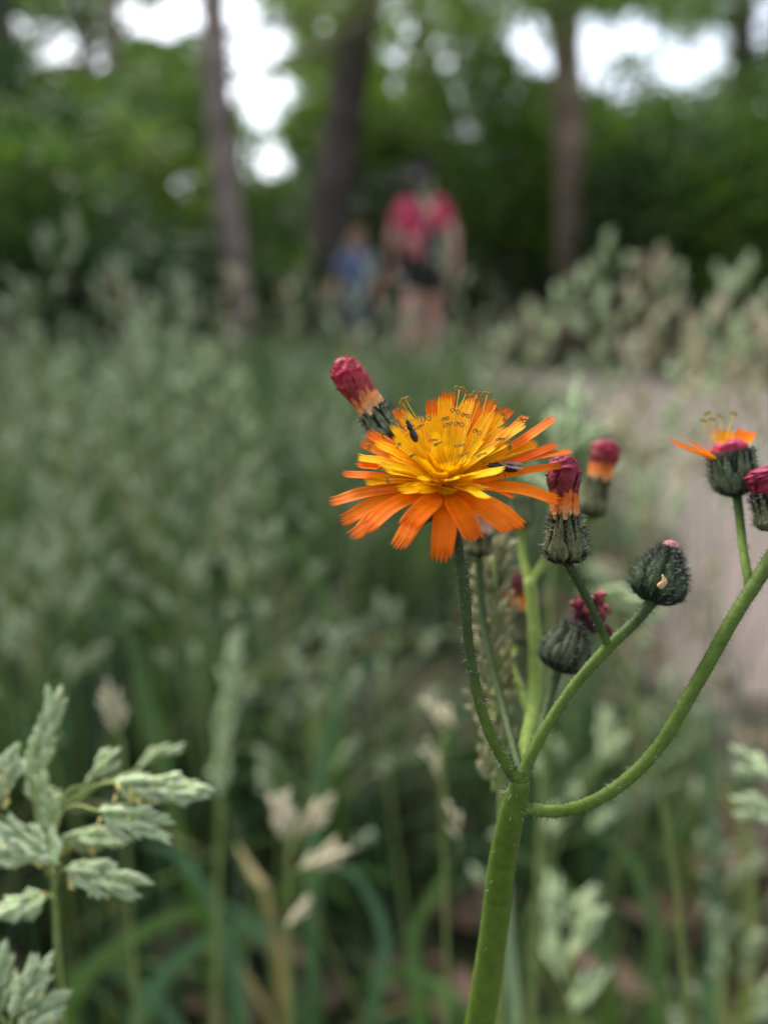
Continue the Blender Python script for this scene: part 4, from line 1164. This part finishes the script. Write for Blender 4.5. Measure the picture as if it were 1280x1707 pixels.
for (cx, cy, L, near, w, curl) in outer:
    T = cam_dir_target(*cz(cx, cy), L, near)
    rad = nrm(T - (T @ AX) * AX)
    S = HEAD + rad * 0.0012 - AX * 0.0006
    ray_floret(head, S, HEAD + T, AX, w * 1e-3, AMBER * .35 + ORANGE * .65, ORANGE * random.uniform(.88, 1.04) if random.random() < .6 else ORANGE * .6 + DEEP * .4, curl, .22, .05, red=DEEP * .7)
midr = [(410, 385, 7.5, -.3, 1.7), (330, 460, 7.4, -.1, 1.6), (240, 525, 8.4, .0, 1.5), (270, 640, 7.8, .3, 1.6), (370, 590, 6.4, .4, 1.7), (430, 690, 5.8, .6, 1.7), (520, 345, 7.6, -.5, 1.6), (650, 250, 8.6, -.6, 1.6),
        (760, 258, 8.4, -.65, 1.6), (850, 330, 7.4, -.5, 1.6), (905, 330, 7.8, -.5, 1.6), (1010, 370, 8.4, -.3, 1.5), (1075, 458, 8.6, .0, 1.3), (965, 490, 7.4, .1, 1.6), (700, 300, 7.4, -.4, 1.6), (590, 330, 7.4, -.4, 1.6),
        (470, 430, 6.8, -.1, 1.7), (400, 520, 6.4, .1, 1.7), (800, 690, 5.4, .7, 2.0), (620, 680, 3.6, .8, 1.6), (560, 665, 4.0, .8, 1.7), (690, 690, 3.8, .8, 1.7), (500, 690, 5.0, .7, 1.7), (740, 660, 4.2, .8, 1.8), (655, 640, 3.0, .9, 1.5), (590, 640, 3.0, .9, 1.5), (460, 330, 7.8, -.4, 1.5), (930, 400, 7.2, -.3, 1.6), (340, 560, 7.2, .15, 1.6)]
for (cx, cy, L, near, w) in midr:
    T = cam_dir_target(*cz(cx, cy), L, near)
    rad = nrm(T - (T @ AX) * AX)
    far_k = min(1, max(0, (math.hypot(cx - 640, (cy - 610) * 1.4) - 250) / 350))
    ray_floret(head, HEAD + rad * .0008 - AX * .0002, HEAD + T, AX * .8 - rad * .5, w * 1e-3, YELLOW, YELLOW * (1 - .55 * far_k) + ORANGE * .55 * far_k, .05, .30, .03)
for k in range(34):                                       # short yellow florets that crowd the centre
    a = k * 2.39996; u = (k + .5) / 34
    el = R(78 - 48 * u + random.uniform(-7, 7))
    x, y, z = frame(AX)
    rad = x * math.cos(a) + y * math.sin(a)
    dirv = AX * math.sin(el) + rad * math.cos(el)
    L = (2.3 + 4.2 * u) * random.uniform(.85, 1.1) * 1e-3
    S = HEAD + rad * .0011 * u - AX * .0001
    ray_floret(head, S, S + dirv * L, AX - rad * 1.2, random.uniform(1.0, 1.45) * 1e-3, YELLOW * 1.0, YELLOW * random.uniform(.92, 1.0), random.uniform(-.05, .1), .45, .04, rows=8)
stig = [(455, 268, .0), (432, 312, .0), (400, 372, .1), (345, 440, .1), (280, 500, .1), (335, 595, .4), (365, 655, .5), (412, 492, .5), (590, 488, .8), (690, 500, .9), (787, 428, .5), (800, 542, .7), (648, 392, .5), (640, 362, .3),
        (690, 325, .1), (738, 345, .2), (705, 390, .4), (765, 250, -.3), (800, 238, -.4), (715, 215, -.4), (850, 240, -.4), (892, 290, -.2), (925, 345, .1), (1012, 365, .0), (948, 490, .3), (932, 375, .1), (520, 400, .3), (550, 365, .1),
        (470, 545, .6), (570, 470, .6), (900, 460, .4), (705, 545, .9), (810, 270, -.3), (745, 235, -.4), (440, 280, 0)]
for (cx, cy, near) in stig:
    T = cam_dir_target(*cz(cx, cy), random.uniform(6.2, 8.6), near)
    rad = T - (T @ AX) * AX
    style(head, HEAD + T * .12, HEAD + T + AX * .0003, random.uniform(.17, .27) * 1e-3)

# ---- the half-open flower on the long branch
b, e = at(1227, 828, .0895), at(1216, 752, .0895)
ax = e - b; L = np.linalg.norm(ax); k = .0895 / FPX
side_head = involucre(plant, b, ax, [(0, 8 * k), (.08 * L, 22 * k), (.25 * L, 32 * k), (.5 * L, 34 * k), (.8 * L, 33 * k), (L, 32 * k)], lin(42, 50, 36), lin(128, 140, 100), 15, 800, .0008, 'flower_head', .0002)
side_head['label'] = 'half open flower head, orange straps splayed to one side'
crumple(side_head, b, ax, [(.85 * L, 30 * k), (1.0 * L, 30 * k), (1.15 * L, 26 * k), (1.25 * L, 14 * k)], [CRIM_D, CRIM, lin(176, 48, 84), lin(180, 60, 90)], 'crimson_tip', 20, .12, 9, .08)
top = at(1200, 770, .0895)
for (x0, y0, x1, y1, w, dd, c) in [(1198, 772, 1120, 737, 1.5, -.001, ORANGE), (1200, 772, 1132, 745, 1.4, -.002, DEEP), (1202, 775, 1150, 736, 1.5, -.003, ORANGE), (1200, 770, 1172, 742, 1.3, 0, ORANGE),
                                  (1205, 765, 1185, 722, 1.4, .001, YELLOW), (1210, 765, 1198, 718, 1.4, .002, AMBER), (1212, 760, 1215, 720, 1.3, .003, AMBER), (1222, 755, 1252, 722, 1.3, .003, ORANGE), (1218, 758, 1238, 718, 1.3, .004, ORANGE), (1196, 775, 1204, 735, 1.2, -.001, YELLOW)]:
    ray_floret(side_head, at(x0, y0, .0895), at(x1, y1, .0895 + dd), UPV + .3 * RGT - .3 * FWD, w * 1e-3, AMBER if c is not YELLOW else YELLOW, c, .0, .3, .0, red=DEEP)
for (x1, y1) in [(1178, 690), (1186, 700), (1222, 690), (1172, 702), (1200, 695)]:
    style(side_head, at(1202, 755, .0905), at(x1, y1, .0915), .0002)

# ---- two tiny insects on the flower
def insect(p, d, ln, label, wings):
    t = thing('tiny_insect', tuple(p), label, 'insect')
    x, y, z = frame(d)
    up = nrm(AX - (AX @ z) * z); sd = np.cross(z, up)
    mb = MB(); mb.lathe(p, z, [(0, .03 * ln), (.1 * ln, .12 * ln), (.3 * ln, .15 * ln), (.5 * ln, .11 * ln), (.55 * ln, .09 * ln), (.66 * ln, .13 * ln), (.78 * ln, .10 * ln), (.82 * ln, .07 * ln), (.9 * ln, .1 * ln), (1.0 * ln, .03 * ln)], lin(34, 26, 22), 12)
    mb.build('body', M['insect'], t)
    for s in (-1, 1):
        for f, sp_ in ((.55, -.3), (.65, 0), (.75, .3)):
            a = p + z * ln * f
            lb = MB(); lb.tube(np.array([a, a + sd * s * .22 * ln + up * .05 * ln + z * sp_ * .2 * ln, a + sd * s * .34 * ln - up * .16 * ln + z * sp_ * .5 * ln]), [.018 * ln, .01 * ln], lin(36, 28, 22), 5)
            lb.build('leg', M['insect'], t)
        an = MB(); h = p + z * ln * .97
        an.tube(np.array([h, h + z * .12 * ln + sd * s * .1 * ln, h + z * .22 * ln + sd * s * .2 * ln]), .009 * ln, lin(36, 28, 22), 4); an.build('antenna', M['insect'], t)
        if wings:
            a = p + z * ln * .66 + up * .12 * ln
            V = [a, a - z * .3 * ln + sd * s * .16 * ln, a - z * .62 * ln + sd * s * .22 * ln, a - z * .8 * ln + sd * s * .12 * ln, a - z * .5 * ln + sd * s * .02 * ln]
            w = MB(); w.add(V, [(0, 1, 2, 3, 4)], lin(190, 176, 160)); w.build('wing', M['wing'], t)
T1 = cam_dir_target(*cz(500, 462), 6.5, .42)
insect(HEAD + T1, nrm(RGT * -.35 + UPV * .75 - FWD * .2), .0023, 'tiny dark beetle tucked between yellow florets', False)
T2 = cam_dir_target(*cz(1000, 588), 8.0, .1)
insect(HEAD + T2, nrm(RGT * -.9 + UPV * .12), .0030, 'tiny winged fly clinging under orange florets', True)
